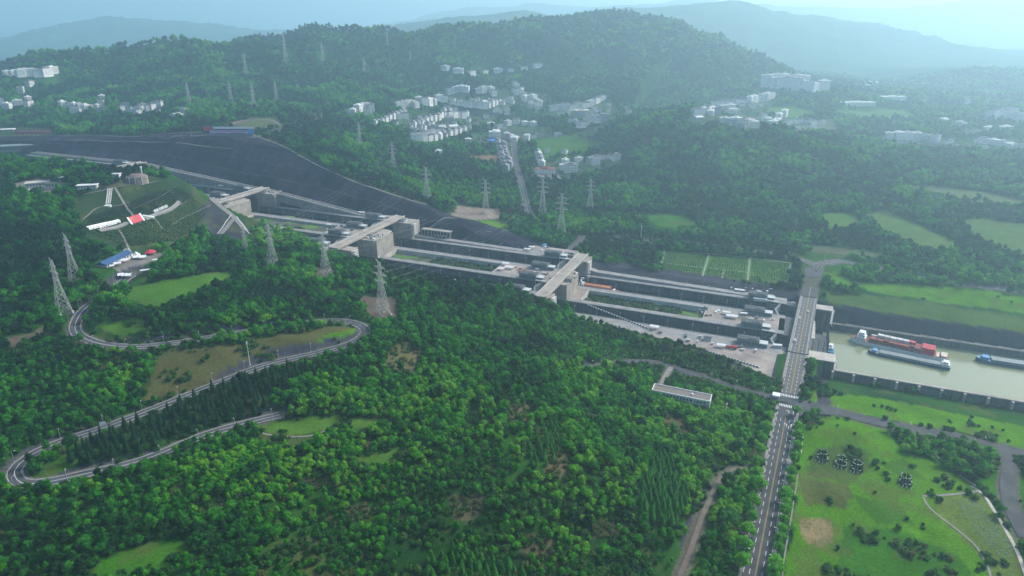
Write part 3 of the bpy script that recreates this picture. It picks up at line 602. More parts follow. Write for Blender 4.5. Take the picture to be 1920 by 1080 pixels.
# ------------------------------------------------------------------ the ship lock
STEP = ['lowest', 'second', 'middle', 'fourth', 'topmost']
WN = [(706., 737.), (791., 828.)]
def lk(mb, o, s0, s1, d0, d1, z0, z1, mi=0):
    mb.box(s0-o[0], s1-o[0], -(d1-o[1]), -(d0-o[1]), z0-o[2], z1-o[2], mi)
def lroot(name, o, label, cat, group=None): return empty(name, S(*o), label, cat, group, LOCK_ROT)
WATER_Z = [(-14., -10.5), (-9., -13.), (-16., -9.), (-12., -10.), (-8., -8.)]
for i in range(5):
    s0, s1, z = SB[i]+(2 if i else 6), SB[i+1]-2, ZL[i]
    for ln, (a, c) in enumerate(WN):
        o = (s0, (a+c)/2, z); side = ('near', 'far')[ln]
        T = lroot('lock_chamber', o, 'grey concrete lock chamber, %s step of the %s line of the ship lock' % (STEP[i], side), 'lock chamber', 'chambers of the ship lock')
        for sg, (w0, w1) in enumerate(((a-9, a), (c, c+9))):
            k = MB(); lk(k, o, s0, s1, w0, w1, z-44, z-.3)
            inner = a if sg == 0 else c; outer = w0 if sg == 0 else w1
            for s in np.arange(s0+14, s1-6, 24.):                     # joints between the wall panels
                e = .12 if sg == 0 else -.12; lo, hi = sorted((inner, inner+e)); lk(k, o, s, s+.55, lo, hi, z-43, z-.4, 1)
                e = -.12 if sg == 0 else .12; lo, hi = sorted((outer, outer+e)); lk(k, o, s+9, s+9.3, lo, hi, z-43, z-.4, 1)
            w = k.build('chamber_wall', [M['wall'], M['dark']], T)
            if (ln == 0 and sg == 1) or (ln == 1 and sg == 0): w.data.materials[0] = M['wall']
            k = MB(); lk(k, o, s0, s1, w0-.2, w1+.2, z-.3, z); lk(k, o, s0, s1, (a-1.2 if sg == 0 else c+.6), (a-.6 if sg == 0 else c+1.2), z, z+.12)
            k.build('coping', M['wall_top'], T)
            k = MB(); q = a-.25 if sg == 0 else c+.25
            for hz_ in (.55, 1.1): k.bar((0, -(q-o[1]), hz_), (s1-s0, -(q-o[1]), hz_), .05)
            for s in np.arange(0, s1-s0, 4.): k.bar((s, -(q-o[1]), 0), (s, -(q-o[1]), 1.1), .06)
            k.build('railing', M['rail'], T)
        k = MB(); lk(k, o, s0, s1, a, c, z-45, z-43); k.build('chamber_floor', M['wall'], T)
        k = MB(); wz = z+WATER_Z[i][ln]; k.poly([S(s0, a, wz), S(s1, a, wz), S(s1, c, wz), S(s0, c, wz)][::-1]); structure(k.build('water', wat2))
    # ground beside and between the chambers
    k = MB(); pz = z-(6.5 if i == 0 else 6 if i == 1 else 3.5); q0, q1 = s0+(88 if i < 2 else 60), SB[i+1]-(34 if i else 30)
    lk(k, (0,0,0), q0, q1, 746.2, 781.8, pz-30, pz); e = k.build('island_ground', mat('island_soil', (.05,.075,.03), .95, .4, .12, c2=(.085,.08,.06))); e.rotation_euler = (0,0,LOCK_ROT); structure(e)
    k = MB(); lk(k, (0,0,0), s0, q0-1.2, 746.2, 781.8, z-44, z-.02); lk(k, (0,0,0), q1+1.2, s1, 746.2, 781.8, z-44, z-.03); e = k.build('lock_platform', M['apron']); e.rotation_euler = (0,0,LOCK_ROT); structure(e)
    T = lroot('garden_pit_wall', (q0, 764, z), 'light grey retaining walls round the sunken garden of the %s lock step' % STEP[i], 'retaining wall', 'garden walls between the chambers')
    k = MB(); o = (q0, 764, z); lk(k, o, q0, q1, 780.6, 781.7, -31+pz, z-.05); k.build('side_wall', M['panel'], T)
    k = MB(); lk(k, o, q0-1.1, q0, 746.3, 781.7, pz-31, z-.04); k.build('end_wall', M['pale_concrete'], T)
    k = MB(); lk(k, o, q1, q1+1.1, 746.3, 781.7, pz-31, z+.6); k.build('end_wall', M['pale_concrete'], T)
    # service roads
    k = MB()
    for s in np.arange(s0, s1-1, 10.):
        e = min(s+10, s1); za, zb = float(zroad(s)), float(zroad(e)); a_, b_, c_, d_ = S(s,837,za), S(e,837,zb), S(e,DF+1,zb), S(s,DF+1,za)
        k.quad(d_, c_, b_, a_); k.quad((*a_[:2], za-12), (*b_[:2], zb-12), b_, a_); k.quad(d_, c_, (*c_[:2], zb-12), (*d_[:2], za-12))
    structure(k.build('service_road', M['path'] if i > 1 else M['wall_top']))
    k = MB(); lk(k, (0,0,0), s0, s1, DN-6, 697, z-14, z-.05); e = k.build('service_road', M['wall_top']); e.rotation_euler = (0,0,LOCK_ROT); structure(e)
# parapets that step down along the far service road
for i in (2, 3, 4):
    sA, sB = SB[i]+6, SB[i+1]-6; T = empty('ramp_parapet', S(sA, DF, float(zroad(sA))), 'pale parapet wall along the sloping service road beside the %s far chamber' % STEP[i], 'wall', 'parapets of the service road')
    for off in (837.6, DF+.8):
        k = MB()
        for s in np.arange(sA, sB-1, 10.):
            e = min(s+10, sB); za, zb = float(zroad(s)), float(zroad(e)); o = np.array(S(sA, DF, float(zroad(sA))))
            P = [np.array(p)-o for p in (S(s,off-.5,za), S(e,off-.5,zb), S(e,off+.5,zb), S(s,off+.5,za))]; U = [p+[0,0,2.0] for p in P]
            k.quad(*map(tuple, U[::-1])); k.quad(tuple(P[0]), tuple(P[1]), tuple(U[1]), tuple(U[0])); k.quad(tuple(P[2]), tuple(P[3]), tuple(U[3]), tuple(U[2]))
        k.build('parapet', M['pale_concrete'], T)
# lock heads: piers, cross bridge, access racks
def rack(k, o, s, d0, d1, zt, n, hh=3.0):
    for j in range(n): lk(k, o, s-3.2, s, d0, d1, zt-2-hh*j-.35, zt-2-hh*j)
    for q in (d0, d1-.5): lk(k, o, s-3.2, s-2.7, q, q+.5, zt-2-hh*n, zt-1)
    for j in range(n): lk(k, o, s-3.2, s-3.05, d0, d1, zt-2-hh*j, zt-2-hh*j+.9)
HEAD = ['lowest', 'second', 'third', 'fourth']
for j in range(1, 5):
    sh, z = SB[j], ZL[j]; zt = z+4.0; zlow = ZL[j-1]; o = (sh, 767, z)
    T = lroot('cross_bridge', o, 'concrete cross bridge on blank piers over both lines, %s one up from the road bridge' % HEAD[j-1], 'cross bridge', 'cross bridges between the lock steps')
    k = MB(); lk(k, o, sh-7, sh+7, 683, 850, zt-2.2, zt); k.build('deck', M['concrete'], T)
    for s in (sh-7, sh+6.2):
        k = MB(); lk(k, o, s, s+.8, 683, 850, zt, zt+1.3); k.build('parapet', M['pale_concrete'], T)
    for d0, d1, ln in ((690, 705.8, 10 if j == 1 else 22), (737.2, 790.8, 14 if j == 1 else 30), (828.2, 852, 12 if j == 1 else 30)):
        k = MB(); q = (737.2, 790.8) == (d0, d1)
        if q: lk(k, o, sh-ln, sh+9, d0, d1-12, zlow-44, z+.3); lk(k, o, sh-ln+(5 if j == 1 else 12), sh+9, d1-12, d1, zlow-44, z+.28)
        else: lk(k, o, sh-ln, sh+9, d0, d1, zlow-44, z+.3)
        for s in np.arange(sh-ln+6, sh, 7): lk(k, o, s, s+.3, d0-.06, d0, zlow-2, z-.5, 1)
        lk(k, o, sh-ln, sh-ln+.8, d0, d1-(12 if q else 0), z+.3, z+1.4)
        k.build('pier', [M['concrete'], M['panel']], T)
        k = MB(); rack(k, o, sh-ln+((5 if j == 1 else 12) if q else 0), (d1-11 if q else d0+2), (d1-1 if q else d0+12), z+1, 6 if d0 > 700 else 4); k.build('access_rack', M['offwhite'], T)
    for a, c in WN:                                              # mitre gates and their steelwork
        g = lroot('lock_gate', (sh+16, (a+c)/2, z), 'grey steel mitre gate closing the %s chamber at the %s cross bridge' % ('near' if a < 750 else 'far', HEAD[j-1]), 'lock gate', 'mitre gates of the lock')
        for sg in (-1, 1):
            k = MB(); w = (c-a)/2
            P = [(0, sg*w), (5, 0), (7.2, 0), (2.2, sg*w)]; k.prism(P, -40, -1.2)
            k.build('gate_leaf', M['gate'], g)
            k = MB(); k.bar((0, sg*w*.98, 1.2), (5, 0, 1.2), .18); k.bar((0, sg*w*.98, .3), (5, 0, .3), .25); k.build('catwalk', M['rail'], g)
# machine houses and white roofed huts beside the gates
M['hut_roof'] = mat('hut_roof', (.50,.53,.50), .7, .2, .2)
def house_machine(s, d, z, lab, hut=1, L=22, Wd=11, h=6.5):
    g = lroot('machine_house', (s, d, z), lab, 'machine house', 'machine houses beside the lock gates')
    k = MB().box(0, L, -Wd/2, Wd/2, -.5, h)
    for q in np.arange(2, L-2, 3.): k.box(q, q+1.4, -Wd/2-.06, -Wd/2, 2.2, 4.2, 1); k.box(q, q+1.4, Wd/2, Wd/2+.06, 2.2, 4.2, 1)
    k.build('block', [M['grey_house'], M['dark']], g)
    k = MB().box(-.3, L+.3, -Wd/2-.3, Wd/2+.3, h, h+.5); k.box(3, L*.5, -Wd*.3, Wd*.3, h+.5, h+1.2); k.build('roof', M['dark_roof'], g)
    k = MB().box(-8.5, -.35, -Wd*.38, Wd*.38, -.5, h*.62); k.build('hut', M['grey_house'], g)
    k = MB().box(-8.9, -.4, -Wd*.42, Wd*.42, h*.62, h*.62+.35); k.build('hut_roof', M['hut_roof'], g); return g
def lattice_gantry(s, d, z, lab):
    g = lroot('gate_hoist_frame', (s, d, z), lab, 'hoist frame', 'white lattice hoist frames')
    k = MB()
    for y in (-1.5, 1.5):
        for x in (0, 4, 8, 12): k.bar((x, y, -10), (x, y, 1.5), .28)
        for z0 in (-10, -6, -2, 1.5): k.bar((0, y, z0), (12, y, z0), .25)
        for x in (0, 4, 8):
            for z0 in (-10, -6): k.bar((x, y, z0), (x+4, y, z0+4), .18); k.bar((x+4, y, z0), (x, y, z0+4), .18)
    k.build('lattice', M['rail'], g); k = MB().box(-.5, 12.5, -2, 2, 1.5, 2); k.build('platform', M['galv'], g); return g
for j in range(0, 5):
    sh, z = (SB[j] if j else -18), ZL[j]; where = 'at the road bridge' if j == 0 else 'at the %s cross bridge' % HEAD[j-1]
    for d, nm in ((698, 'near bank'), (744, 'island beside the near chamber'), (785, 'island beside the far chamber'), (835, 'far bank')):
        house_machine(sh+27, d, z, 'grey machine house on the %s %s' % (nm, where))
        if j < 3 and d in (744, 835): lattice_gantry(sh+14, d-7.5 if d > 740 else d+7.5, z, 'white lattice hoist frame on the %s %s' % (nm, where))
# lower gates under the bridge and the outlet walls beyond it
T = lroot('lock_outlet', (-20, 767, 0), 'dark concrete outlet piers of the lock on the channel side of the bridge', 'lock outlet')
o = (-20, 767, 0)
for d0, d1, s0 in ((688, 706, -64), (737, 791, -60), (828, 842, -64)):
    k = MB(); lk(k, o, s0, -13, d0, d1, -44, -1.0) if d0 != 737 else (lk(k, o, -60, -36, d0, d1, -44, -17), lk(k, o, -36, -13, d0, d1, -44, -1.0))
    for s in np.arange(s0+4, -14, 5.5): lk(k, o, s, s+.5, d0-.1, d0, -30, -1.2, 1)
    for q in np.arange(d0+3, d1-1, 6.): lk(k, o, s0-.5, s0, q, q+1.2, -30, -1.2)
    k.build('pier', [M['wall'], M['dark']], T)
    k = MB(); lk(k, o, s0-1.5, -36, d0-.5, d1+.5, -1.0, -.2) if d0 != 737 else lk(k, o, -46, -34, d0+2, d1-2, -1.0, -.3); k.build('deck', M['pale_concrete'], T)
    k = MB(); rack(k, o, -37 if d0 == 737 else s0, d0+(12 if d0 == 737 else 2), d0+(27 if d0 == 737 else 9), 3 if d0 == 737 else -1, 6); k.build('access_rack', M['white'], T)
for a, c in WN:
    g = lroot('lock_gate', (-8, (a+c)/2, 0), 'dark steel gate closing the %s chamber just inside the road bridge' % ('near' if a < 750 else 'far'), 'lock gate', 'mitre gates of the lock')
    for sg in (-1, 1): k = MB(); w = (c-a)/2; k.prism([(0, sg*w), (5, 0), (7.2, 0), (2.2, sg*w)], -40, -1.2); k.build('gate_leaf', M['gate'], g)
    k = MB(); k.bar((1, -(c-a)/2, 0), (6, 0, 0), .3); k.bar((6, 0, 0), (1, (c-a)/2, 0), .3); k.build('catwalk', M['rail'], g)
    k = MB(); k.poly([S(-70, a, -28.02), S(-8, a, -28.02), S(-8, c, -28.02), S(-70, c, -28.02)][::-1]); structure(k.build('water', wat2))
k = MB(); lk(k, (0,0,0), -14, -8, 697, 706, -44, -.02); lk(k, (0,0,0), -14, -8, 737, 791, -44, -.02); lk(k, (0,0,0), -14, -8, 828, 842, -44, -.02); e = k.build('lock_platform', M['apron']); e.rotation_euler = (0,0,LOCK_ROT); structure(e)
k = MB(); k.poly([S(-12,697.0,-.06), S(262,697.0,-.06)]+[S(q, float(yard(q))+1, -.06) for q in (255,240,160,100,75,50,30,10,-4,-19)]+[S(-22,688,-.06)]); e = k.build('lock_yard', M['apron']); e.data.flip_normals() if e.data.polygons[0].normal.z < 0 else None; structure(e)
k = MB(); k.poly([S(268,697,19.3), S(400,697,19.3), S(330,684,19.3), S(268,676,19.3)][::-1]); k.poly([S(552,697,42.2), S(640,697,42.2), S(600,684,42.2), S(552,680,42.2)][::-1]); structure(k.build('lock_yard', M['apron']))
for s0, s1, z in ((2, 70, 0.0), (262, 330, 19.4), (552, 640, 42.3)):   # paved landing on the far bank of three steps
    k = MB(); lk(k, (0,0,0), s0, s1, DF+1, DF+24, z-10, z+.05); e = k.build('landing', M['apron']); e.rotation_euler = (0,0,LOCK_ROT); structure(e)

# ------------------------------------------------------------------ the road bridge
def tt_at(d): return (d - (p0[:2]@nv))/(dm[:2]@nv)
tA, tB = tt_at(687.5), tt_at(852.5); bo = p0 + dm*tA; BR = math.atan2(dm[1], dm[0]); bl = tB-tA
T = empty('road_bridge', tuple(bo), 'long grey four lane road bridge over both lock lines', 'bridge', None, BR)
MB().box(0, bl, -9.8, 9.8, -1.4, -.05).build('deck', M['bridge_asphalt'], T)
for sg in (-1, 1):
    k = MB().box(0, bl, min(sg*7.7, sg*9.75), max(sg*7.7, sg*9.75), -.05, .2); k.build('footway', M['wall_top'], T)
    k = MB().box(0, bl, min(sg*9.5, sg*9.9), max(sg*9.5, sg*9.9), .2, 1.2); k.build('parapet', M['concrete'], T)
    k = MB().box(.1, bl-.1, min(sg*5, sg*6.2), max(sg*5, sg*6.2), -4, -1.4); k.build('girder', M['wall'], T)
for q in (2, 50, 99, 112, 150): k = MB().box(min(q, bl-4), min(q+3, bl-.5), -7, 7, -45, -1.5); k.build('pier', M['concrete'], T)
tb = np.array([p0+dm*t for t in np.arange(tA, tB+1, 5.)])
k = MB()
for off, solid in ((-7.2,1),(-3.6,0),(3.6,0),(7.2,1)):
    (ribbon(k, tb, off-.12, off+.12, -.03) if solid else dashes(k, tb, off, .3, 4.0, 5.0, -.03))
tf = np.vstack([tb, A2])
structure(k.build('road_marking', M['paint'])); k = MB(); ribbon(k, tb, .1, .45, -.03); ribbon(k, tb, -.45, -.1, -.03); structure(k.build('centre_line', M['yellow']))
k = MB(); ribbon(k, A2, .1, .45, .125); ribbon(k, A2, -.45, -.1, .125); structure(k.build('centre_line', M['yellow']))
# quay walls of the channel
T = lroot('quay_wall', (-64, 684, -15), 'long buttressed concrete quay wall along the near bank of the channel', 'quay wall'); o = (-64, 684, -15)
k = MB(); lk(k, o, -236, -64, 684.6, 687, -40, -8); k.build('wall', mat('quay_panel', (.16,.165,.175), .9, .3, .1, streak=.5), T)
k = MB(); lk(k, o, -236.5, -64, 683.5, 687.4, -8, -7.2); k.build('coping', M['concrete'], T)
for s in np.arange(-236, -64, 19.):
    k = MB(); lk(k, o, s, s+2.2, 680.6, 684.6, -20, -8); k.build('buttress', M['pale_concrete'], T)
T = lroot('quay_wall', (-64, 838, -20), 'stained concrete quay wall below the rock slope on the far bank', 'quay wall'); o = (-64, 838, -20)
k = MB(); lk(k, o, -420, -64, 836.5, 839, -40, -20.5); k.build('wall', M['wall'], T); k = MB(); lk(k, o, -420, -64, 836.2, 843.5, -20.5, -19.6); k.build('quay_path', M['apron'], T)
for s in np.arange(-400, -64, 34.): k = MB(); lk(k, o, s, s+2.2, 835.7, 836.5, -40, -20.5); k.build('pilaster', M['wall'], T)

# control cabins and deck fittings on the cross bridges
for j in range(1, 5):
    sh, z = SB[j], ZL[j]
    for d, lab in ((755, 'island pier'), (838, 'far pier')):
        if d == 838 and j == 1: continue
        g = lroot('control_cabin', (sh-12, d, z+.3), 'small flat roofed control cabin on the %s of the %s cross bridge' % (lab, HEAD[j-1]), 'control cabin', 'control cabins on the piers')
        k = MB().box(-3.5, 3.5, -5, 5, 0, 3.4)
        k.build('wall', M['offwhite'], g); MB().box(-3.9, 3.9, -5.4, 5.4, 3.4, 3.8).build('roof', M['roof_tar'], g)
        for y in (-3.4, 0, 3.4): MB().box(-3.56, -3.5, y-.9, y+.9, 1.2, 2.6).build('window', M['glass'], g)
        k = MB(); k.box(-3.56, -3.5, 1.2, 2.1, 0, 2.2); k.build('door', M['dark_roof'], g)

# ------------------------------------------------------------------ furniture, vehicles, buildings
ORD = ['first','second','third','fourth','fifth','sixth','seventh','eighth','ninth','tenth','eleventh','twelfth','thirteenth','fourteenth','fifteenth','sixteenth','seventeenth','eighteenth','nineteenth','twentieth']
def ordn(i): return ORD[i] if i < 20 else ('twenty-' if i < 30 else 'thirty-' if i < 40 else 'forty-')+ORD[i % 10-1 if i % 10 else 9] if i < 49 else 'last'
def ordinal(i):                                             # 0-based index -> word
    t = ['', '', 'twenty', 'thirty', 'forty', 'fifty', 'sixty', 'seventy']; n = i+1
    if n <= 20: return ORD[i]
    return {0: t[n//10][:-1]+'ieth'}.get(n % 10) or t[n//10]+'-'+ORD[n % 10-1]
# --- lattice pylons
def pylon_proto():
    H = 60.0; lv = [0, 9, 17, 24, 30, 35, 39.5, 44, 48, 52, 56, 59]
    def hw(z): return float(np.interp(z, [0, 30, 44, 60], [6.2, 2.5, 1.5, .9]))
    r = empty('lattice_pylon', (0,0,0), 'steel lattice pylon', 'pylon', 'high voltage pylons')
    for sx, sy in ((1,1),(-1,1),(-1,-1),(1,-1)):
        k = MB()
        for a, b_ in zip(lv[:-1], lv[1:]): k.bar((sx*hw(a), sy*hw(a), a), (sx*hw(b_), sy*hw(b_), b_), .30 if a < 30 else .22)
        k.build('leg', M['galv'], r); k = MB().box(sx*6.2-.9, sx*6.2+.9, sy*6.2-.9, sy*6.2+.9, -2.5, .5); k.build('footing', M['white'], r)
    k = MB()
    for a, b_ in zip(lv[:-1], lv[1:]):
        p, q = hw(a), hw(b_)
        for f in (lambda u_, h, z: (u_, h, z), lambda u_, h, z: (u_, -h, z), lambda u_, h, z: (h, u_, z), lambda u_, h, z: (-h, u_, z)):
            k.bar(f(-p, p, a), f(q, q, b_), .17); k.bar(f(p, p, a), f(-q, q, b_), .17); k.bar(f(-q, q, b_), f(q, q, b_), .14)
            if a < 9: k.bar(f(-p, p, a), f(0, q, b_), .2); k.bar(f(p, p, a), f(0, q, b_), .2)
    k.build('lattice', M['galv'], r)
    for z, L in ((37.5, 9.5), (45.5, 11.0), (53, 8.5)):
        for sg in (-1, 1):
            k = MB(); w = hw(z); tip = (sg*L, 0, z+.4)
            for y in (-w, w): k.bar((sg*w, y, z), tip, .2); k.bar((sg*w*.8, y, z+2.4), tip, .16)
            for q in (.3, .55, .78):
                a = Vector((sg*w, -w, z)).lerp(tip, q); b_ = Vector((sg*w, w, z)).lerp(tip, q); k.bar(a, b_, .12); k.bar(a, Vector((sg*w*.8, -w, z+2.4)).lerp(tip, q), .1); k.quad(tuple(a), tuple(b_), tuple(Vector(b_).lerp(tip, .3)), tuple(Vector(a).lerp(tip, .3)))
            k.bar((sg*L*.95, 0, z+.3), (sg*L*.95, 0, z-2.6), .14, n=5); k.build('cross_arm', M['galv'], r)
    for sg in (-1, 1): k = MB(); k.bar((0, 0, 59), (sg*5.5, 0, 62), .2); k.bar((sg*.9, 0, 57), (sg*5.5, 0, 62), .15); k.build('peak_arm', M['galv'], r)
    return r
PY = [(718,590,490,'nearest steel pylon on the brown pad beside the hairpin bend'),(612,518,437,'steel pylon on reddish pad left of the hairpin pylon'),(512,499,418,'steel pylon above the hillside bushes, left of the reddish pad'),(461,472,424,'pale pylon just below the lock approach road junction'),
 (120,582,487,'tall slim pylon at the left just above the upper bend'),(143,529,440,'tall slim pylon behind the one above the upper bend'),(801,375,313,'pylon at the right end of the dark rock slope'),(911,402,337,'pylon on the bare square pad beyond the lock'),(1017,402,335,'pylon beside the village road where it bends'),
 (1052,440,363,'faint pylon nearest the road spur to the lock'),(1106,392,335,'pylon standing in the forest right of the village road'),(738,320,267,'pylon on the wooded slope below the village'),(676,282,230,'pylon on the wooded slope left of the village terraces'),(357,203,155,'leftmost pylon of the hillside row above the long billboard'),
 (435,198,153,'second pylon of the hillside row above the long billboard'),(478,212,157,'third pylon of the hillside row, above the oval track'),(520,196,152,'rightmost pylon of the hillside row, beside a pale path'),(537,122,62,'tallest pylon, rising over the main ridge line'),(462,140,100,'hazy pylon low on the ridge, left of the tallest'),
 (606,119,80,'hazy pylon on the ridge, right of the tallest'),(684,142,108,'faint pylon on the ridge slope above the village'),(727,84,62,'faint pylon standing on the ridge crest'),(770,117,95,'faintest pylon in the haze right of the crest pylon')]
pp = None
for px, py, ty, lab in PY:
    g = Gd(px, py); h = 30.
    for _ in range(30):
        e = proj((g[0], g[1], g[2]+h))[1]-ty; h += e*proj(g)[2]/F*.9
    o = pp = pylon_proto() if pp is None else copy_tree(pp)
    o.location = g; o.scale = (min(h/60, 1.15),)*2+(h/60,); o.rotation_euler = (0, 0, math.radians(-38 if px < 730 else -20)); o['label'] = lab; KEEP.append(np.array([(g[0]+9*math.cos(q), g[1]+9*math.sin(q), 0) for q in np.linspace(0, 6.28, 8)[:-1]]))
# --- street lamps
def lamp_proto(h=8.5, arm=2.2, m='rail', double=False):
    r = empty('street_lamp', (0,0,0), 'street lamp', 'street lamp')
    k = MB(); k.bar((0,0,-.5), (0,0,h), .17, .11, 6); k.box(-.3, .3, -.3, .3, -.3, .5); k.build('pole', M[m], r)
    for sg in ((1, -1) if double else (1,)):
        k = MB(); k.bar((0,0,h-.1), (sg*arm, 0, h+.55), .1, .08, 5); k.build('arm', M[m], r); k = MB().box(min(sg*arm*.8, sg*arm*1.35), max(sg*arm*.8, sg*arm*1.35), -.3, .3, h+.4, h+.62); k.build('lamp_head', M['galv'], r)
    return r
LAMP = lamp_proto(); LAMP2 = lamp_proto(9, 1.6, 'rail', True); used = {}
def lamp(p, rz, label, group, proto=None, s=1.0):
    proto = proto or LAMP; o = proto if proto.name not in used else copy_tree(proto); used[proto.name] = 1
    o.location = p; o.rotation_euler = (0,0,rz); o.scale = (s,)*3; o['label'] = label; o['group'] = group
for sd2, nm, off in ((1, 'left', 8.6), (-1, 'right', -8.6)):
    for j, t in enumerate(np.arange(12, t745-20, 27.)):
        p = p0+dm*t+nx*off; lamp((p[0], p[1], p[2]), math.atan2(-nx[1]*sd2, -nx[0]*sd2), '%s grey street lamp from the bottom edge on the %s kerb of the main road' % (ordinal(j), nm), 'lamps along the %s kerb of the main road' % nm)
    for j, t in enumerate(np.arange(tA+8, tB-4, 22.)):
        p = p0+dm*t+nx*(8.9*sd2); lamp((p[0], p[1], p[2]+.2), math.atan2(-nx[1]*sd2, -nx[0]*sd2), '%s grey lamp on the %s footway of the road bridge' % (ordinal(j), nm), 'lamps on the %s footway of the bridge' % nm, None, .9)
def road_lamps(name, nice, off, step, start=5., s=1.0, end=None):
    R, hw, vg = ROADS[name]; L = np.concatenate([[0], np.cumsum(np.linalg.norm(np.diff(R[:, :2], axis=0), axis=1))]); T = np.gradient(R[:, :2], axis=0)
    for j, l in enumerate(np.arange(start, end or L[-1], step)):
        q = np.array([np.interp(l, L, R[:, k]) for k in range(3)]); t = np.array([np.interp(l, L, T[:, k]) for k in range(2)]); t /= np.linalg.norm(t); n2_ = np.array((-t[1], t[0]))*np.sign(off); p = q[:2]+n2_*(hw+abs(off))
        lamp((p[0], p[1], q[2]-.2), math.atan2(-n2_[1], -n2_[0]), '%s white lamp along the %s' % (ordinal(j), nice), 'lamp posts along the %s' % nice, None, s)
road_lamps('loop', 'serpentine hill road from its lower end', 1.0, 26., 6., .95)
road_lamps('office', 'wooded lane to the office building', -1.0, 24.); road_lamps('far_right', 'tree lined road beyond the channel', 1.0, 30., 30.)
road_lamps('far_left', 'road from the junction towards the village', 1.0, 40., 40.); road_lamps('south', 'curving road below the channel', -1.2, 55., 30.)
road_lamps('billboard', 'road on top of the rock slope', -1.0, 60., 20., 1.2)
for i in range(4):
    for d, nm in ((704, 'outer near wall'), (739, 'near island wall'), (789, 'far island wall'), (830, 'outer far wall')):
        for j, s in enumerate(np.arange(SB[i]+(60 if i else 45), SB[i+1]-30, 27.)):
            lamp(S(s, d, ZL[i]), LOCK_ROT+math.pi/2, '%s twin lamp on the %s of the %s lock step' % (ordinal(j), nm, STEP[i]), 'lamp posts on the lock walls', LAMP2)
# --- vehicles
def car_proto(col, L=4.4, Wd=1.8, h=1.45, van=False):
    r = empty('car', (0,0,0), 'car', 'car'); k = MB(); a = L/2
    prof = [(-a,.35),(-a,.9),(-a*.8,1.0),(a*.55,.95),(a*.95,.8),(a,.45),(a*.95,.3),(-a*.95,.3)] if not van else [(-a,.35),(-a,1.2),(a*.8,1.2),(a,.8),(a,.35)]
    n = len(prof); i = 0
    for y in (-Wd/2, Wd/2): k.v += [(x, y, z) for x, z in prof]
    for q in range(n): k.f.append((q, (q+1) % n, n+(q+1) % n, n+q)); k.m.append(0)
    k.f += [tuple(range(n)), tuple(range(n, 2*n))[::-1]]; k.m += [0, 0]; k.build('body', M[col], r)
    z0, z1 = (.92, h) if not van else (1.2, 2.0); x0, x1 = (-a*.72, a*.45) if not van else (-a, a*.75); k = MB(); w = Wd/2-.05; w2 = w-.18
    k.v = [(x0,-w,z0),(x1,-w,z0),(x1,w,z0),(x0,w,z0),(x0+.35,-w2,z1),(x1-.55,-w2,z1),(x1-.55,w2,z1),(x0+.35,w2,z1)]; k.f = [(4,5,6,7),(0,1,5,4),(1,2,6,5),(2,3,7,6),(3,0,4,7)]; k.m = [0,1,1,1,1]; k.build('cabin', [M[col], M['glass']], r)
    for sx in (-.6, .6):
        for sy in (-1, 1): k = MB(); k.bar((a*sx, sy*(Wd/2-.22), .34), (a*sx, sy*(Wd/2+.02), .34), .34, n=10); k.build('wheel', M['black'], r)
    return r
def car(p, rz, col, label, van=False, s=1.0):
    o = car_proto(col, 4.4 if not van else 5.6, 1.8 if not van else 2.0, 1.45, van); o.name = 'van' if van else 'car'; o['category'] = 'van' if van else 'car'; o.location = p; o.rotation_euler = (0,0,rz); o.scale = (s,)*3; o['label'] = label
def onbridge(px, py, off, col, lab, van=False, rev=False):
    c = W(px, py, 3.7); t = (c-p0)@dm; p = p0+dm*t+nx*off; car((p[0], p[1], p[2]-.03), BR+(math.pi if rev else 0), col, lab, van, 1.15)
onbridge(1497, 596, 5.4, 'white', 'white car nearest the left footway in the middle of the road bridge', False, True); onbridge(1513, 584, -1.8, 'white', 'white car right of the centre line on the road bridge')
onbridge(1533, 507, -3.0, 'blue', 'blue car leaving the bridge at the far junction'); onbridge(1477, 790, -5.4, 'navy', 'dark car waiting below the lower zebra crossing')
onbridge(1489, 640, 5.2, 'offwhite', 'pale van approaching the near end of the road bridge', True, True)
# --- small canopies and sheds
def canopy(p, rz, L, Wd, h, m, name, label, cat, sides=False, group=None):
    r = empty(name, p, label, cat, group, rz); k = MB()
    k.v = [(-L/2,-Wd/2,h),(L/2,-Wd/2,h),(L/2,Wd/2,h),(-L/2,Wd/2,h),(-L/2,0,h+Wd*.16),(L/2,0,h+Wd*.16),(-L/2,-Wd/2,h-.2),(L/2,-Wd/2,h-.2),(L/2,Wd/2,h-.2),(-L/2,Wd/2,h-.2)]
    k.f = [(0,1,5,4),(2,3,4,5),(0,4,3),(1,2,5),(6,7,1,0),(7,8,2,1),(8,9,3,2),(9,6,0,3),(9,8,7,6)]; k.m = [0]*9; k.build('roof', M[m], r)
    for x in (-L/2+.3, L/2-.3):
        for y in (-Wd/2+.3, Wd/2-.3):
            k = MB(); k.bar((x, y, -.5), (x, y, h-.15), .12); k.build('post', M['rail'], r)
    if sides: k = MB().box(-L/2+.4, L/2-.4, -Wd/2+.4, Wd/2-.4, -.5, h-.25); k.build('wall', M['offwhite'], r)
    return r
CL = LOCK_ROT
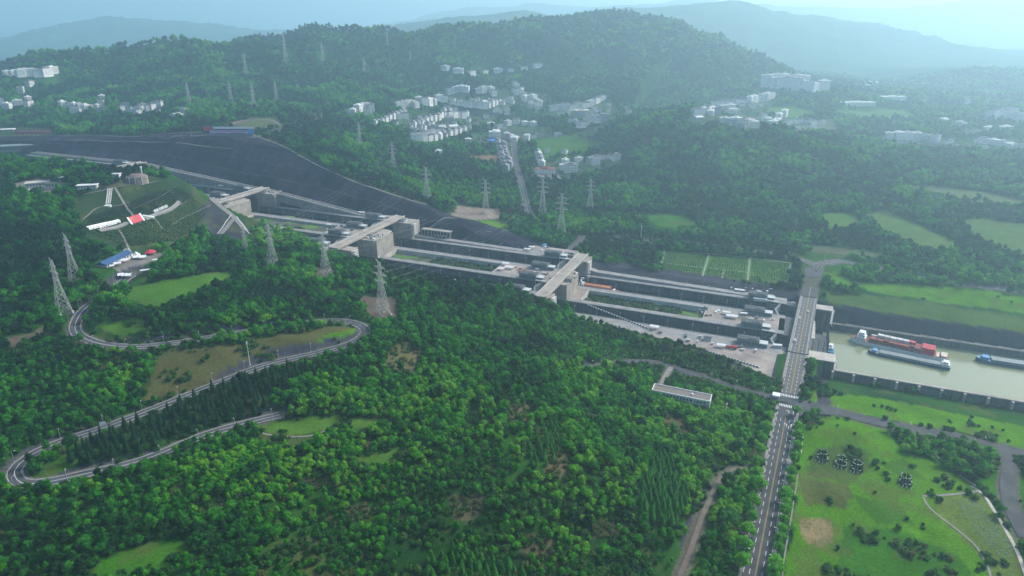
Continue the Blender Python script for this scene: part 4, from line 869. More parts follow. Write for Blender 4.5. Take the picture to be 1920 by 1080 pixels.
for i, (px, py, z, L, Wd, m, nm, lab) in enumerate([
 (1362,589,0,9,5,'white','canopy','small white canopy on the island platform nearest the garden pit'),(1372,596,0,13,6,'white','canopy','wide white canopy on the island platform beside the red soil circle'),(1394,591,0,8,4,'white','canopy','narrow white canopy at the far edge of the lowest island platform'),
 (1397,643,0,17,4,'white','shed','long white shed beside the near chamber close to the bridge'),(1352,651,0,9,5,'white','canopy','white canopy on the brown yard left of the red lorry'),(1326,637,0,8,6,'dark_roof','shed','dark roofed shed on the edge of the near yard'),
 (1386,547,0,12,5,'white','canopy','white canopy on the far bank landing of the lowest step'),(1425,564,0,16,3.5,'white','shed','long white shed on the far bank landing of the lowest step'),(1457,651,0,9,4,'white','shed','white shed close under the left end of the bridge'),
 (948,497,19.4,9,6,'white','canopy','upper white canopy on the second step island platform'),(955,504,19.4,12,7,'white','canopy','middle white canopy on the second step island platform'),(940,507,19.4,8,5,'white','canopy','lower left white canopy on the second step island platform'),
 (989,470,19.4,9,5,'white','canopy','left white canopy on the paved landing beyond the second step'),(997,466,19.4,8,5,'white','canopy','right white canopy on the paved landing beyond the second step'),(897,546,19.4,12,5,'white','canopy','white canopy on the near road below the second step'),
 (1227,616,0,10,6,'white','canopy','lone white canopy beside the near wall above the yard'),(617,424,42.3,7,5,'white','canopy','white canopy among the garden beds of the middle step'),(678,401,42.3,10,5,'white','canopy','white canopy on the far landing of the middle step'),(415,351,63,9,5,'white','canopy','white canopy on the far wall of the fourth step')]):
    p = W(px, py, z); canopy((p[0], p[1], p[2]+.05), CL+(.1*i % .3), L, Wd, 3.0, m, nm, lab, nm, nm == 'shed')
def lorry(p, rz, m, label):
    r = empty('lorry', p, label, 'lorry', None, rz); MB().box(-4.5, 2.2, -1.25, 1.25, 1.0, 3.4).build('cargo_box', M[m], r); MB().box(2.5, 4.6, -1.2, 1.2, .7, 2.8).build('cab', M[m], r); MB().box(4.6, 4.63, -1.0, 1.0, 1.7, 2.6).build('windscreen', M['glass'], r); MB().box(-4.5, 4.6, -.6, .6, .6, 1.0).build('chassis', M['black'], r)
    for x in (-3.4, -2.2, 3.5):
        for y in (-1, 1): k = MB(); k.bar((x, y*.9, .5), (x, y*1.25, .5), .5, n=10); k.build('wheel', M['black'], r)
p = W(1373, 654, 0); lorry(tuple(p), CL, 'red', 'red lorry parked on the near yard below the lock'); p = W(1020, 462, 19.4); lorry(tuple(p), CL+1.2, 'sky_blue', 'light blue lorry on the landing at the second step')
for px, py, col, lab in ((1408,598,'white','white car by the red soil circle on the island'),(1404,606,'cream','cream car on the lowest island platform'),(1442,584,'white','white car between the machine houses at the bridge'),(1448,600,'white','white car behind the island machine house at the bridge'),(1487,568,'white','white car on the far bank beside the bridge'),(1440,617,'navy','dark car on the island beside the bridge')):
    p = W(px, py, 0.05); car(tuple(p), CL+.3, col, lab)
# garden beds
def disc(name, px, py, z, r, m, n=20, sq=1.0, dz=.15):
    c = W(px, py, z); k = MB(); P = []
    for q in range(n):
        a = 2*math.pi*q/n; w = 1+.06*math.sin(3*a+px); x, y = math.cos(a)*r*w, math.sin(a)*r*sq*w; P.append((c[0]+uv[0]*x+nv[0]*y, c[1]+uv[1]*x+nv[1]*y, z+dz))
    k.poly(P if True else P[::-1])
    o = k.build(name, m); 
    if o.data.polygons[0].normal.z < 0: o.data.flip_normals()
    return structure(o)
GR = mat('garden_grass', (.085,.20,.02), .95, .35, .3); GO = mat('garden_olive', (.13,.15,.03), .95, .35, .3); GD = mat('garden_dark', (.05,.045,.05), .95, .3, .2)
disc('garden_lawn', 765, 478, 13.4, 21, GR, 26, .75); disc('garden_path', 765, 477, 13.4, 10, M['path'], 22, .8, .2)
for px, py, r, m, q in ((540,408,13,GR,.7),(549,417,11,GR,.7),(527,413,13,GD,.6),(597,419,13,GO,.7),(582,425,13,GR,.7),(500,405,12,GO,.5),(508,411,9,GO,.6),(555,413,10,GR,.6)): disc('flower_bed', px, py, 38.8, r, m, 18, q, .1+.02*(px % 7))
disc('red_soil_bed', 1401, 599, 0, 6, M['redsoil'], 18, 1, .06); disc('round_lawn', 1393, 597, 0, 7, M['soil'], 16, .6, .08); disc('red_soil_bed', 978, 507, 19.4, 7, M['redsoil'], 16, .7, .06)
k = MB(); R = spline([W(*q, -6.5) for q in ((1195,566),(1225,571),(1260,580),(1290,588),(1322,597))], 4.); ribbon(k, R, -4.5, 3.5, .15); structure(k.build('garden_lawn', GR))
k = MB(); R = spline([W(*q, 13.4) for q in ((835,492),(870,500),(905,508))], 4.); ribbon(k, R, -5, 2, .15); structure(k.build('garden_soil', GD))
# --- ships
def hull_mesh(L, B, H, T=2.0, bow=.14, st=.06, sheer=1.2):
    k = MB(); xs = np.array([0,.03,.08,.16,.5,.84,.92,.965,1.0]); hwid = np.array([.72,.86,.95,1,1,1,.86,.55,.06])*B/2; sh = np.array([.3,.2,.1,0,0,0,.35,.7,1.0])*sheer
    for x, w, s in zip(xs, hwid, sh):
        k.v += [(x*L,-w,H+s),(x*L,-w*.94,-T),(x*L,w*.94,-T),(x*L,w,H+s)]
    n = len(xs)
    for i in range(n-1):
        a = i*4; b_ = a+4
        k.f += [(a,a+1,b_+1,b_),(a+1,a+2,b_+2,b_+1),(a+2,a+3,b_+3,b_+2),(a+3,a,b_,b_+3)]; k.m += [0,0,0,1]
    k.f += [(3,2,1,0),((n-1)*4,(n-1)*4+1,(n-1)*4+2,(n-1)*4+3)]; k.m += [0,0]; return k
def ship(bow, stern, B, H, name, label, hm, dm_, group=None):
    b_, s_ = np.array(bow), np.array(stern); L = float(np.linalg.norm((b_-s_)[:2])); rz = math.atan2(*(b_-s_)[1::-1]); r = empty(name, tuple(s_), label, 'ship', group, rz)
    hull_mesh(L, B, H).build('hull', [M[hm], M[dm_]], r); return r, L, rz
def superstructure(r, x, B, z, tiers, m='white', nm='wheelhouse'):
    for j, (l, w, h) in enumerate(tiers):
        k = MB().box(x-l/2, x+l/2, -w/2, w/2, z, z+h)
        for y in (-1, 1):
            for q in np.arange(x-l/2+.8, x+l/2-1.2, 1.8): k.box(q, q+1.0, min(y*w/2, y*(w/2+.04)), max(y*w/2, y*(w/2+.04)), z+h*.45, z+h*.8, 1)
        for q in np.arange(-w/2+.6, w/2-1, 1.7):
            for f_ in (-1, 1): k.box(min(x+f_*l/2, x+f_*(l/2+.04)), max(x+f_*l/2, x+f_*(l/2+.04)), q, q+1.0, z+h*.45, z+h*.8, 1)
        k.build(nm if j == len(tiers)-1 else 'deckhouse', [M[m], M['glass']], r); z += h
        k = MB().box(x-l/2-.4, x+l/2+.4, -w/2-.4, w/2+.4, z, z+.15); k.build('deck_roof', M[m], r); z += .15
    k = MB(); k.bar((x, 0, z), (x, 0, z+4), .12, .06); k.bar((x, -1.2, z+2.6), (x, 1.2, z+2.6), .06); k.build('mast', M['white'], r); return z
WZ = -28.0
b1, s1_ = W(1592, 641, WZ), W(1776, 682, WZ); ax = (b1-s1_)/np.linalg.norm(b1-s1_); pn = np.array((-ax[1], ax[0], 0)); pn = pn if pn[1] > 0 else -pn
b1, s1_ = b1+pn*7, s1_+pn*7
shp, L1, rz1 = ship(b1, s1_, 15, 4.6, 'container_ship', 'container ship with white forward bridge and stacked red containers in the channel', 'white', 'rust')
superstructure(shp, L1*.885, 15, 5.0, [(9,12,2.8),(7,10,2.7),(5.5,8.5,2.6)]); superstructure(shp, L1*.045, 15, 4.8, [(5,11,2.2)], 'cream', 'engine_house')
MB().box(L1*.09, L1*.12, -6, 6, 4.6, 5.6).build('hatch', M['cream'], shp)
k = MB()
for y in (-7.3, 7.3):
    k.bar((2, y, 5.8), (L1*.84, y, 5.8), .08)
    for x in np.arange(2, L1*.84, 5): k.bar((x, y, 4.6), (x, y, 5.8), .08)
k.build('railing', M['white'], shp)
CC = ['red_container','red_container','white','greygreen','red_container','rust','offwhite','red','orange','navy']; nb = int((L1*.83-L1*.14)/6.4); cw = 2.9
CN = {'red_container':'dark red','white':'white','greygreen':'grey','rust':'rust red','offwhite':'pale grey','red':'bright red','orange':'orange','navy':'navy blue'}
LAY = {0: ['red','red','red'], 1: ['red_container','red_container','red'], 2: ['rust','red_container','white'], 3: ['red_container','orange','white'], 4: ['rust','red_container','offwhite'], 5: ['rust','red_container','white'], 6: ['red_container','rust','greygreen']}
cnt = 0; cproto = {}
rws = ['near side', 'second', 'middle', 'fourth', 'far side']
for bay in range(nb):
    x = L1*.14+6.4*bay
    for row in range(5):
        ht = 2 + (1 if (row >= 3 or bay < 2) and bay not in (2, 9) else 0) - (1 if row == 0 and bay % 4 == 3 else 0)
        for tr in range(ht):
            top = tr == ht-1
            if not (top or row == 0 or bay in (0, nb-1)): continue
            c = (LAY.get(min(bay//2, 6)) or CC)[min(row//2, 2)] if tr < 2 else ('offwhite' if (bay+row) % 3 else 'white') if bay > 3 else 'red'
            if c not in cproto:
                k = MB().box(0, 6.06, -1.22, 1.22, 0, 2.59)
                for q in np.arange(.3, 5.9, .55): k.box(q, q+.22, -1.26, -1.22, .1, 2.5); k.box(q, q+.22, 1.22, 1.26, .1, 2.5)
                o = cproto[c] = k.build('shipping_container', M[c])
            else: o = cproto[c].copy(); COL.objects.link(o)
            loc = Matrix.Rotation(rz1, 3, 'Z') @ Vector((x, (row-2)*cw*.98*(-1 if pn @ np.array([-math.sin(rz1), math.cos(rz1), 0]) < 0 else 1), 4.62+2.62*tr)); o.location = Vector(s1_)+loc; o.rotation_euler = (0,0,rz1)
            tag(o, '%s container on the ship, %s row, bay %s from the stern, tier %s' % (CN[c], rws[row], ordinal(bay), ('one','two','three')[tr]), 'container', 'containers stacked on the container ship'); cnt += 1
b2, s2_ = W(1627, 660, WZ), W(1781, 692, WZ); bar_, L2, rz2 = ship(b2, s2_, 11, 2.6, 'cargo_barge', 'long grey hatched cargo barge with blue hull moored against the container ship', 'navy', 'greygreen')
MB().box(L2*.12, L2*.86, -4.4, 4.4, 2.6, 4.4).build('hatch_cover', M['greygreen'], bar_); superstructure(bar_, L2*.06, 11, 2.9, [(7,8,2.6),(4.5,6,2.4)]); superstructure(bar_, L2*.915, 11, 3.0, [(4,6,2.0)], 'sky_blue', 'bow_house')
b3, s3_ = W(1828, 678, WZ), W(2010, 706, WZ); v3, L3, rz3 = ship(b3+pn*5, s3_+pn*5, 13, 3.4, 'cargo_barge', 'blue bowed cargo barge with grey hatch at the right edge of the channel', 'navy', 'blue')
MB().box(L3*.1, L3*.84, -5.2, 5.2, 3.4, 5.4).build('hatch_cover', M['greygreen'], v3); superstructure(v3, L3*.9, 13, 3.8, [(6,7,2.4)], 'sky_blue', 'bow_house')
b4, s4_ = W(1550, 662, -20), W(1551, 640, -20); v4, L4, rz4 = ship(np.array(S(-66,765,WZ)), np.array(S(-66,791,WZ)), 7.0, 1.8, 'passenger_boat', 'small blue and white boat moored at the lock end beside the bridge', 'sky_blue', 'blue')
superstructure(v4, L4*.45, 6, 1.9, [(11,4.2,2.1),(5,3.2,1.9)])
v5, L5, rz5 = ship(np.array(S(186,809,-10.5)), np.array(S(246,809,-10.5)), 15, 2.4, 'ore_barge', 'rusty red cargo barge lying in the far chamber below the first cross bridge', 'red_container', 'rust')
MB().box(8, L5*.80, -6.2, 6.2, 2.4, 6.8).build('cargo_cover', M['red_container'], v5); MB().box(12, L5*.55, -3.5, 1, 6.8, 7.6).build('cargo_pile', M['orange'], v5); MB().box(L5*.58, L5*.78, -4.5, 2, 6.8, 7.5).build('cargo_pile', M['orange'], v5); MB().box(L5*.84, L5*.88, -5, 5, 2.6, 4.2).build('windlass_house', M['offwhite'], v5)
# --- office building in the trees
z0 = 4.5; zr = 12.6; q1_, q2_, q3_, q4_ = W(1228,720,zr), W(1335,741,zr), W(1330.6,753,zr), W(1221.6,734,zr); ox = (q2_-q1_)[:2]; Lb = float(np.linalg.norm(ox)); rzb = math.atan2(ox[1], ox[0]); Wb = float(abs(np.cross(ox/Lb, (q3_-q2_)[:2]))); cB = (q1_+q3_)/2
T = empty('office_building', (cB[0], cB[1], z0), 'long white two storey office with flat brown roof among the trees', 'building', None, rzb); KEEP.append(np.array([cB+np.array((*(np.array([[math.cos(rzb),-math.sin(rzb)],[math.sin(rzb),math.cos(rzb)]])@np.array(v)),0)) for v in ((-Lb/2-3,-Wb/2-15),(Lb/2+3,-Wb/2-15),(Lb/2+3,Wb/2+3),(-Lb/2-3,Wb/2+3))]))
hB = zr-z0; MB().box(-Lb/2, Lb/2, -Wb/2, Wb/2, -3, hB-.4).build('wall', M['offwhite'], T); MB().box(-Lb/2+.3, Lb/2-.3, -Wb/2+.3, Wb/2-.3, hB-.4, hB-.1).build('roof', M['roof_tar'], T)
for nmq, bx_ in (('parapet', (-Lb/2-.3, Lb/2+.3, -Wb/2-.35, -Wb/2+.25)), ('parapet', (-Lb/2-.3, Lb/2+.3, Wb/2-.25, Wb/2+.35)), ('parapet', (-Lb/2-.3, -Lb/2+.35, -Wb/2+.26, Wb/2-.26)), ('parapet', (Lb/2-.35, Lb/2+.3, -Wb/2+.26, Wb/2-.26))): MB().box(*bx_, hB-.4, hB+.6).build(nmq, M['white'], T)
for fl in (1.0, 4.6):
    for j, x in enumerate(np.arange(-Lb/2+1.5, Lb/2-2.5, 2.9)):
        f_ = MB().box(x, x+2.0, -Wb/2-.06, -Wb/2, fl, fl+1.9).build('window', M['white'], T); MB().box(x+.12, x+1.88, -Wb/2-.09, -Wb/2-.06, fl+.12, fl+1.78).build('pane', M['glass'], f_)
MB().box(Lb*.22, Lb*.24, -Wb/2-.6, -Wb/2, -3, hB+.5).build('pilaster', M['white'], T); MB().box(Lb*.17, Lb*.2, -1.0, 1.0, hB-.1, hB+1.2).build('roof_vent', M['white'], T)
p = W(1455,745,3.6); T = empty('gatehouse', tuple(p), 'small white gatehouse on the left of the crossroads', 'gatehouse', None, BR); MB().box(-2.6, 2.6, -2.6, 2.6, -.2, 3).build('wall', M['white'], T); MB().box(-3.3, 3.3, -3.3, 3.3, 3, 3.35).build('roof', M['white'], T); MB().box(2.6, 2.65, -1.5, 1.5, 1, 2.4).build('window', M['glass'], T)
def mast(px, py, ty, label, name='mast', r=.45):
    g = Gd(px, py); h = 10.
    for _ in range(30): h += (proj((g[0], g[1], g[2]+h))[1]-ty)*proj(g)[2]/F*.9
    T = empty(name, tuple(g), label, 'mast'); k = MB(); k.bar((0,0,-1), (0,0,h*.88), r, r*.6, 8); k.build('shaft', M['white'], T); k = MB(); k.bar((0,0,h*.88), (0,0,h), r*1.6, r*1.2, 8); k.build('top', M['white'], T); k = MB(); k.bar((0,0,-1.2), (0,0,.4), r*2.4, r*2.2, 8); k.build('base', M['concrete'], T)
mast(1201, 453, 422, 'tall white mast in the trees beyond the lock'); mast(1360, 778, 756, 'white camera mast standing right of the office building'); mast(468, 678, 640, 'thin mast on the brown slope inside the road loop', 'mast', .25); mast(269, 340, 312, 'white obelisk beside the round brown pavilion', 'obelisk', .9)
# --- blue roofed hall, plaza canopies
a, b_ = Gd(190,501), Gd(240,484); ax_ = (b_-a)[:2]; Lh = float(np.linalg.norm(ax_)); c = (a+b_)/2; zc_ = gz(c[0], c[1]); T = empty('blue_roofed_hall', (c[0], c[1], zc_), 'long low hall with deep blue gabled roof beside the grey plaza', 'hall', None, math.atan2(ax_[1], ax_[0]))
MB().box(-Lh/2, Lh/2, -6, 6, -4, 3.6).build('wall', M['offwhite'], T); k = MB(); e = Lh/2+.8
k.v = [(-e,-7,3.5),(e,-7,3.5),(e,7,3.5),(-e,7,3.5),(-e,0,6.6),(e,0,6.6)]; k.f = [(0,1,5,4),(2,3,4,5),(0,4,3),(1,2,5),(3,2,1,0)]; k.m = [0]*5; k.build('roof', M['blue_roof'], T)
for x in np.arange(-Lh/2+2, Lh/2-2, 4): MB().box(x, x+2.2, -6.06, -6, .8, 2.6).build('window', M['glass'], T)
for j, (px, py, L, Wd, lab) in enumerate([(225,511,5,8,'left of three white canopies on the plaza front edge'),(232,511,5,8,'middle of three white canopies on the plaza front edge'),(239.5,511,5,8,'right of three white canopies on the plaza front edge'),(257,486,7,8,'left of two white canopies in the plaza middle'),(268,486,7,8,'right of two white canopies in the plaza middle'),(233,492,8,6,'white canopy in front of the blue hall'),(221,498,7,6,'pale canopy at the corner of the blue hall'),(211,503,4,5,'small white canopy at the hall end'),(272,506,9,4,'white canopy below the plaza road'),(296,491,9,4,'white canopy beside the upper plaza road')]):
    p = Gd(px, py); canopy((p[0], p[1], p[2]), .45, L, Wd, 3.0, 'white', 'canopy', lab, 'canopy')
p = Gd(282,477); T = empty('red_gazebo', tuple(p), 'red tent roofed gazebo at the back of the plaza', 'gazebo'); k = MB(); k.bar((0,0,2.6), (0,0,6.0), 6.5, .2, 8); k.build('roof', M['red'], T)
for q in range(6): k = MB(); k.bar((5*math.cos(q*1.047), 5*math.sin(q*1.047), -1), (5*math.cos(q*1.047), 5*math.sin(q*1.047), 2.7), .15); k.build('post', M['white'], T)
p = Gd(256,481); T = empty('white_tent', tuple(p), 'white pointed tent at the foot of the long steps', 'tent'); k = MB(); k.bar((0,0,1.5), (0,0,5.5), 4.5, .15, 4); k.build('roof', M['white'], T)
for q in range(4): k = MB(); k.bar((3*math.cos(q*1.571+.785), 3*math.sin(q*1.571+.785), -1), (3*math.cos(q*1.571+.785), 3*math.sin(q*1.571+.785), 1.6), .12); k.build('post', M['white'], T)
# --- monument slope: flag panel, wing walls, raised letters, stairs
fa, fb = Gd(247,421), Gd(271,415); fx_ = (fb-fa)[:2]; Lf = float(np.linalg.norm(fx_)); rzf = math.atan2(fx_[1], fx_[0]); zf = max(fa[2], fb[2])
T = empty('flag_panel', (*((fa+fb)/2)[:2], zf), 'big red flag panel with yellow stars on the monument slope', 'flag panel', None, rzf); hf = 9.0; ti = .55
def tilt(x, v, o=0.0): return (x, v*ti-o*.88, v*.85+o*.5)
k = MB(); k.v = [tilt(x, v, o) for o in (0, .5) for x, v in ((-Lf*.42,0),(Lf*.42,0),(Lf*.42,hf),(-Lf*.42,hf))]; k.f = [(4,5,6,7),(3,2,1,0),(0,1,5,4),(1,2,6,5),(2,3,7,6),(3,0,4,7)]; k.m = [0]*6; k.build('flag', M['red'], T)
for cx_, cv, rs in ((-.30,.72,1.1),(-.21,.88,.4),(-.18,.76,.4),(-.18,.64,.4),(-.21,.52,.4)):
    k = MB(); P = [tilt(cx_*Lf+rs*(1 if q % 2 == 0 else .4)*math.sin(q*math.pi/5), cv*hf+rs*(1 if q % 2 == 0 else .4)*math.cos(q*math.pi/5), .55) for q in range(10)]; k.poly(P[::-1]); k.build('star', M['star'], T)
for sg in (-1, 1):
    k = MB(); x0, x1 = sorted((sg*Lf*.42, sg*Lf*.54)); k.v = [tilt(x, v, o) for o in (0, .6) for x, v in ((x0,-.5),(x1,-.5),(x1,hf+.3),(x0,hf+.3))]; k.f = [(4,5,6,7),(3,2,1,0),(0,1,5,4),(1,2,6,5),(2,3,7,6),(3,0,4,7)]; k.m = [0]*6; k.build('end_block', M['white'], T)
def wingwall(pts, w, label, m='pale_concrete', h=2.2):
    R = on_ground(spline([G(*p) for p in pts], 5.)); o = R[0]; T = empty('wing_wall', tuple(o), label, 'wall'); k = MB(); TT = np.gradient(R[:, :2], axis=0); TT /= np.linalg.norm(TT, axis=1)[:, None]; NN = np.stack([-TT[:, 1], TT[:, 0]], 1)
    for i in range(len(R)-1):
        q = [np.array((*(R[i, :2]-NN[i]*w), R[i, 2]+h))-o, np.array((*(R[i+1, :2]-NN[i+1]*w), R[i+1, 2]+h))-o, np.array((*(R[i+1, :2]+NN[i+1]*w), R[i+1, 2]+h+w*.8))-o, np.array((*(R[i, :2]+NN[i]*w), R[i, 2]+h+w*.8))-o]
        dn_ = np.array((0,0,-h-4)); k.quad(*map(tuple, q)); k.quad(tuple(q[0]+dn_), tuple(q[1]+dn_), tuple(q[1]), tuple(q[0])); k.quad(tuple(q[2]+dn_), tuple(q[3]+dn_), tuple(q[3]), tuple(q[2]))
    k.build('facing', M[m], T)
wingwall([(165,431),(190,425),(225,417)], 1.7, 'long white wing wall left of the red flag panel', 'white'); wingwall([(186,434),(225,426),(245,417)], 1.8, 'grey wing wall carrying the left row of raised letters', 'wall_top', 1.2); wingwall([(272,412),(292,404),(320,394),(336,380)], 1.8, 'grey wing wall carrying the right row of raised letters', 'wall_top', 1.2); wingwall([(268,407),(280,409),(290,410)], .8, 'short white ledge right of the red flag panel', 'white')
for row, (pa, pb, n) in (('left', ((191,433),(218,425),7)), ('right', ((292,403),(315,393),8))):
    for j in range(n):
        u_ = j/(n-1); g = Gd(pa[0]+(pb[0]-pa[0])*u_, pa[1]+(pb[1]-pa[1])*u_); k = MB(); rgl = np.random.default_rng(100+j+(50 if row == 'left' else 0))
        for zc in (.3, 1.7, 3.1): k.box(-1.3, 1.3, -.15, .15, zc-.22, zc+.22)
        for xc in rgl.choice([-1.1, -.4, .4, 1.1], 2, False): k.box(xc-.2, xc+.2, -.2, .2, .1, 3.3)
        o = k.build('raised_letter', M['white']); o.location = (g[0], g[1], g[2]+3.0); o.rotation_euler = (-.5, 0, rzf); tag(o, '%s white raised letter from the left in the %s slogan row' % (ordinal(j), row), 'letter', 'raised white letters of the slope slogan')
for pts, lab in (([(207,355),(205,370),(203,384)], 'white railed stair from the hilltop down to the oval platform'), ([(236,468),(243,478),(251,487)], 'white railed stair from the monument down to the plaza')):
    R = on_ground(spline([G(*p) for p in pts], 4.)); o = R[0]; T = empty('stairway', tuple(o), lab, 'stairway'); k = MB(); ribbon(k, R-o, -2.4, 2.4, .6); k.build('steps', M['concrete'], T)
    for off in (-2.4, 0, 2.4):
        k = MB()
        TT = np.gradient(R[:, :2], axis=0); TT /= np.linalg.norm(TT, axis=1)[:, None]
        for i in range(len(R)-1):
            n0, n1_ = np.array((-TT[i,1], TT[i,0])), np.array((-TT[i+1,1], TT[i+1,0])); k.bar(tuple(np.array((*(R[i,:2]+n0*off), R[i,2]+1.4))-o), tuple(np.array((*(R[i+1,:2]+n1_*off), R[i+1,2]+1.4))-o), .3)
        k.build('handrail', M['white'], T)
g = Gd(202,386); T = empty('oval_platform', tuple(g), 'white oval viewing platform below the railed stair', 'platform'); k = MB(); k.prism([(4.5*math.cos(q), 3*math.sin(q)) for q in np.linspace(0, 2*math.pi, 18)[:-1]], -3, 1.0); k.build('slab', M['white'], T)
# hilltop buildings
def flatbox(px, py, L, Wd, h, rz, wm, rm, label, name='pavilion', z=None, cat=None):
    p = Gd(px, py); T = empty(name, tuple(p), label, cat or 'building', None, rz); MB().box(-L/2, L/2, -Wd/2, Wd/2, -3, h).build('wall', M[wm], T); MB().box(-L/2-1, L/2+1, -Wd/2-1, Wd/2+1, h, h+.6).build('roof', M[rm], T)
    for x in np.arange(-L/2+1.2, L/2-2, 3.4): MB().box(x, x+1.8, -Wd/2-.07, -Wd/2, 1, h-.8).build('window', M['glass'], T)
    KEEP.append(np.array([p+np.array((x, y, 0)) for x, y in ((-L/2-3,-Wd/2-8),(L/2+3,-Wd/2-8),(L/2+3,Wd/2+3),(-L/2-3,Wd/2+3))])); return T
flatbox(72,347,26,14,4,.5,'offwhite','pale_concrete','white flat roofed hilltop building at the far left','hilltop_building'); flatbox(100,350,16,9,4,.3,'offwhite','dark_roof','dark roofed kiosk beside the white hilltop building','kiosk'); flatbox(62,360,7,6,3,.2,'white','offwhite','tiny white hut below the hilltop building','hut')
flatbox(165,352,22,8,3.5,.25,'offwhite','white','white visitor shelter on the hilltop car park','visitor_shelter'); flatbox(220,333,8,6,5,.1,'white','white','small white kiosk behind the hilltop stair','kiosk'); flatbox(128,338,18,8,4,.1,'grey_house','greygreen','grey roofed building behind hilltop trees','hilltop_building')
g = Gd(258,340); T = empty('round_pavilion', tuple(g), 'round brown pavilion on the hilltop beside the obelisk', 'pavilion'); k = MB(); k.bar((0,0,-3), (0,0,7), 13, 12, 20); k.build('drum', mat('brown_stone', (.22,.17,.15), .9, .25, .2), T); k = MB(); k.bar((0,0,7), (0,0,9.5), 11, 7, 20); k.build('roof', mat('brown_roof', (.20,.15,.13), .9, .25, .2), T)
for q in range(10): k = MB(); k.bar((12.9*math.cos(q*.628), 12.9*math.sin(q*.628), -3), (12.3*math.cos(q*.628), 12.3*math.sin(q*.628), 7.1), .5); k.build('column', M['offwhite'], T)
# --- billboards
def board(pa, pb, h, name, label, panels, posts=8):
    if name == 'billboard' and pa[2] < 100:
        pa, pb = list(pa), list(pb)
        for _ in range(12): q = [W(*pa), W(*pb)]; pa[2] = pb[2] = .5*(pa[2]+max(gz(*q[0][:2]), gz(*q[1][:2])))
    a, b_ = W(*pa), W(*pb); v = (b_-a)[:2]; L = float(np.linalg.norm(v)); z = min(pa[2], pb[2]); T = empty(name, (*((a+b_)/2)[:2], z), label, 'billboard', None, math.atan2(v[1], v[0]))
    for x in np.linspace(-L/2+1, L/2-1, posts): k = MB(); k.bar((x, .6, -4), (x, .6, 2.2), .4); k.build('post', M['galv'], T)
    MB().box(-L/2, L/2, 0, .5, 2, 2+h).build('backing', M['galv'], T)
    for j, (x0, x1, v0, v1, m, pn_) in enumerate(panels): MB().box(-L/2+x0*L, -L/2+x1*L, -.12-.03*j, -.02-.03*j, 2+v0*h, 2+v1*h).build(pn_, M[m], T)
    return T
board((383,254,119.5),(477,254,119.5),14,'billboard','very long blue, red and violet billboard on top of the rock slope', [(0,1,0,1,'navy','panel'),(0,.2,.45,1,'red','red_field'),(.12,.92,.1,.55,'violet','violet_band'),(.2,1,.72,1,'white','sky_band'),(.15,.9,.16,.24,'offwhite','text_stripe'),(.2,.86,.40,.47,'red','text_stripe'),(.88,1,.1,.7,'sky_blue','blue_corner')], 12)
board((28,253,92),(97,253,92),9,'billboard','long red billboard at the far left end of the rock slope', [(0,1,0,1,'red','panel'),(.03,.97,.55,.7,'offwhite','text_stripe'),(.1,.8,.2,.32,'rust','text_stripe')], 9)
g = Gd(195,803); T = empty('road_sign', tuple(g), 'white rectangular road sign beside the serpentine road', 'sign', None, .3); k = MB(); k.bar((0,0,-1), (0,0,4.5), .12); k.build('post', M['rail'], T); MB().box(-2, 2, -.22, -.12, 3.2, 6).build('panel', M['white'], T)
# --- works buildings on the dark terrace
def bays(px, py, n, bw, h, label, floors=1):
    p = Gf(px, py)+np.array((0, 0, 1.0)); L = n*bw; T = empty('colonnade_building', tuple(p), label, 'building', None, CL+math.pi); MB().box(-L/2, L/2, 1.2, 8, -4, h-.6).build('wall', M['dark'], T); MB().box(-L/2-.6, L/2+.6, -.3, 8.4, h-.6, h+.4).build('roof', M['concrete'], T)
    for j in range(n+1): MB().box(-L/2+j*bw-.5, -L/2+j*bw+.5, 0, 1.2, -4, h-.6).build('column', M['concrete'], T)
    for f_ in range(1, floors): MB().box(-L/2, L/2, .1, 1.1, h*f_/floors-.5, h*f_/floors+.3).build('floor_band', M['concrete'], T)
bays(817,445,9,5.2,9,'long low colonnade building set into the dark rock terrace'); bays(826,461,3,5.5,14,'tall three bay concrete portal building below the dark terrace', 3)
# --- upstream halls at the far left
flatbox(28,268,70,22,8,.35,'grey_house','greygreen','huge grey green roofed hall at the far left upstream end','upstream_hall'); flatbox(20,282,60,8,4,.35,'cream','cream','long cream roofed gallery at the far left upstream end','upstream_gallery'); flatbox(8,247,40,14,5,.3,'offwhite','white','white roofed shed behind the upstream hall','upstream_shed')
# --- topiary rings on the lawn
HEDGE = leafmat('hedge_leaf', [(0,(.022,.080,.02)),(1,(.035,.125,.024))])
def topiary(px, py, label, s=1.0, tall=False):
    p = Gd(px, py); T = empty('topiary', tuple(p), label, 'topiary', None, -.5); rg = np.random.default_rng(px)
    for j, (cy, h, r) in enumerate(((0, 2.6, 3.4*s), (5.0*s, 3.6, 3.0*s))):
        k = MB()
        for q in range(11):
            a = 2*math.pi*q/11; c = (r*math.cos(a), cy+r*math.sin(a)); k.bar((*c, -.5), (*c, h), .62*s, .5*s, 7); leaf_quads(k, (*c, h*.5), (.7*s, .7*s, h*.55), 26, .5, rg)
        k.build('hedge_ring', HEDGE, T); k = MB()
        for q in range(22):
            a = 2*math.pi*q/22
            if rg.random() < .5: k.bar((r*math.cos(a), cy+r*math.sin(a), h), (r*math.cos(a+.28), cy+r*math.sin(a+.28), h+.05), .32*s, .32*s, 5)
        k.build('flower_rim', M['hedge_white'], T)
        k = MB(); k.prism([(r*.8*math.cos(a), cy+r*.8*math.sin(a)) for a in np.linspace(0, 6.283, 14)[:-1]], -.4, .12); k.build('bed', GD, T)
    for q in range(4):
        k = MB(); k.bar((-3.6*s+q*2.3*s, -4.6*s, -.4), (-3.6*s+q*2.3*s, -4.6*s, 1.9), .22, .2, 6); k.build('post', M['white'], T)
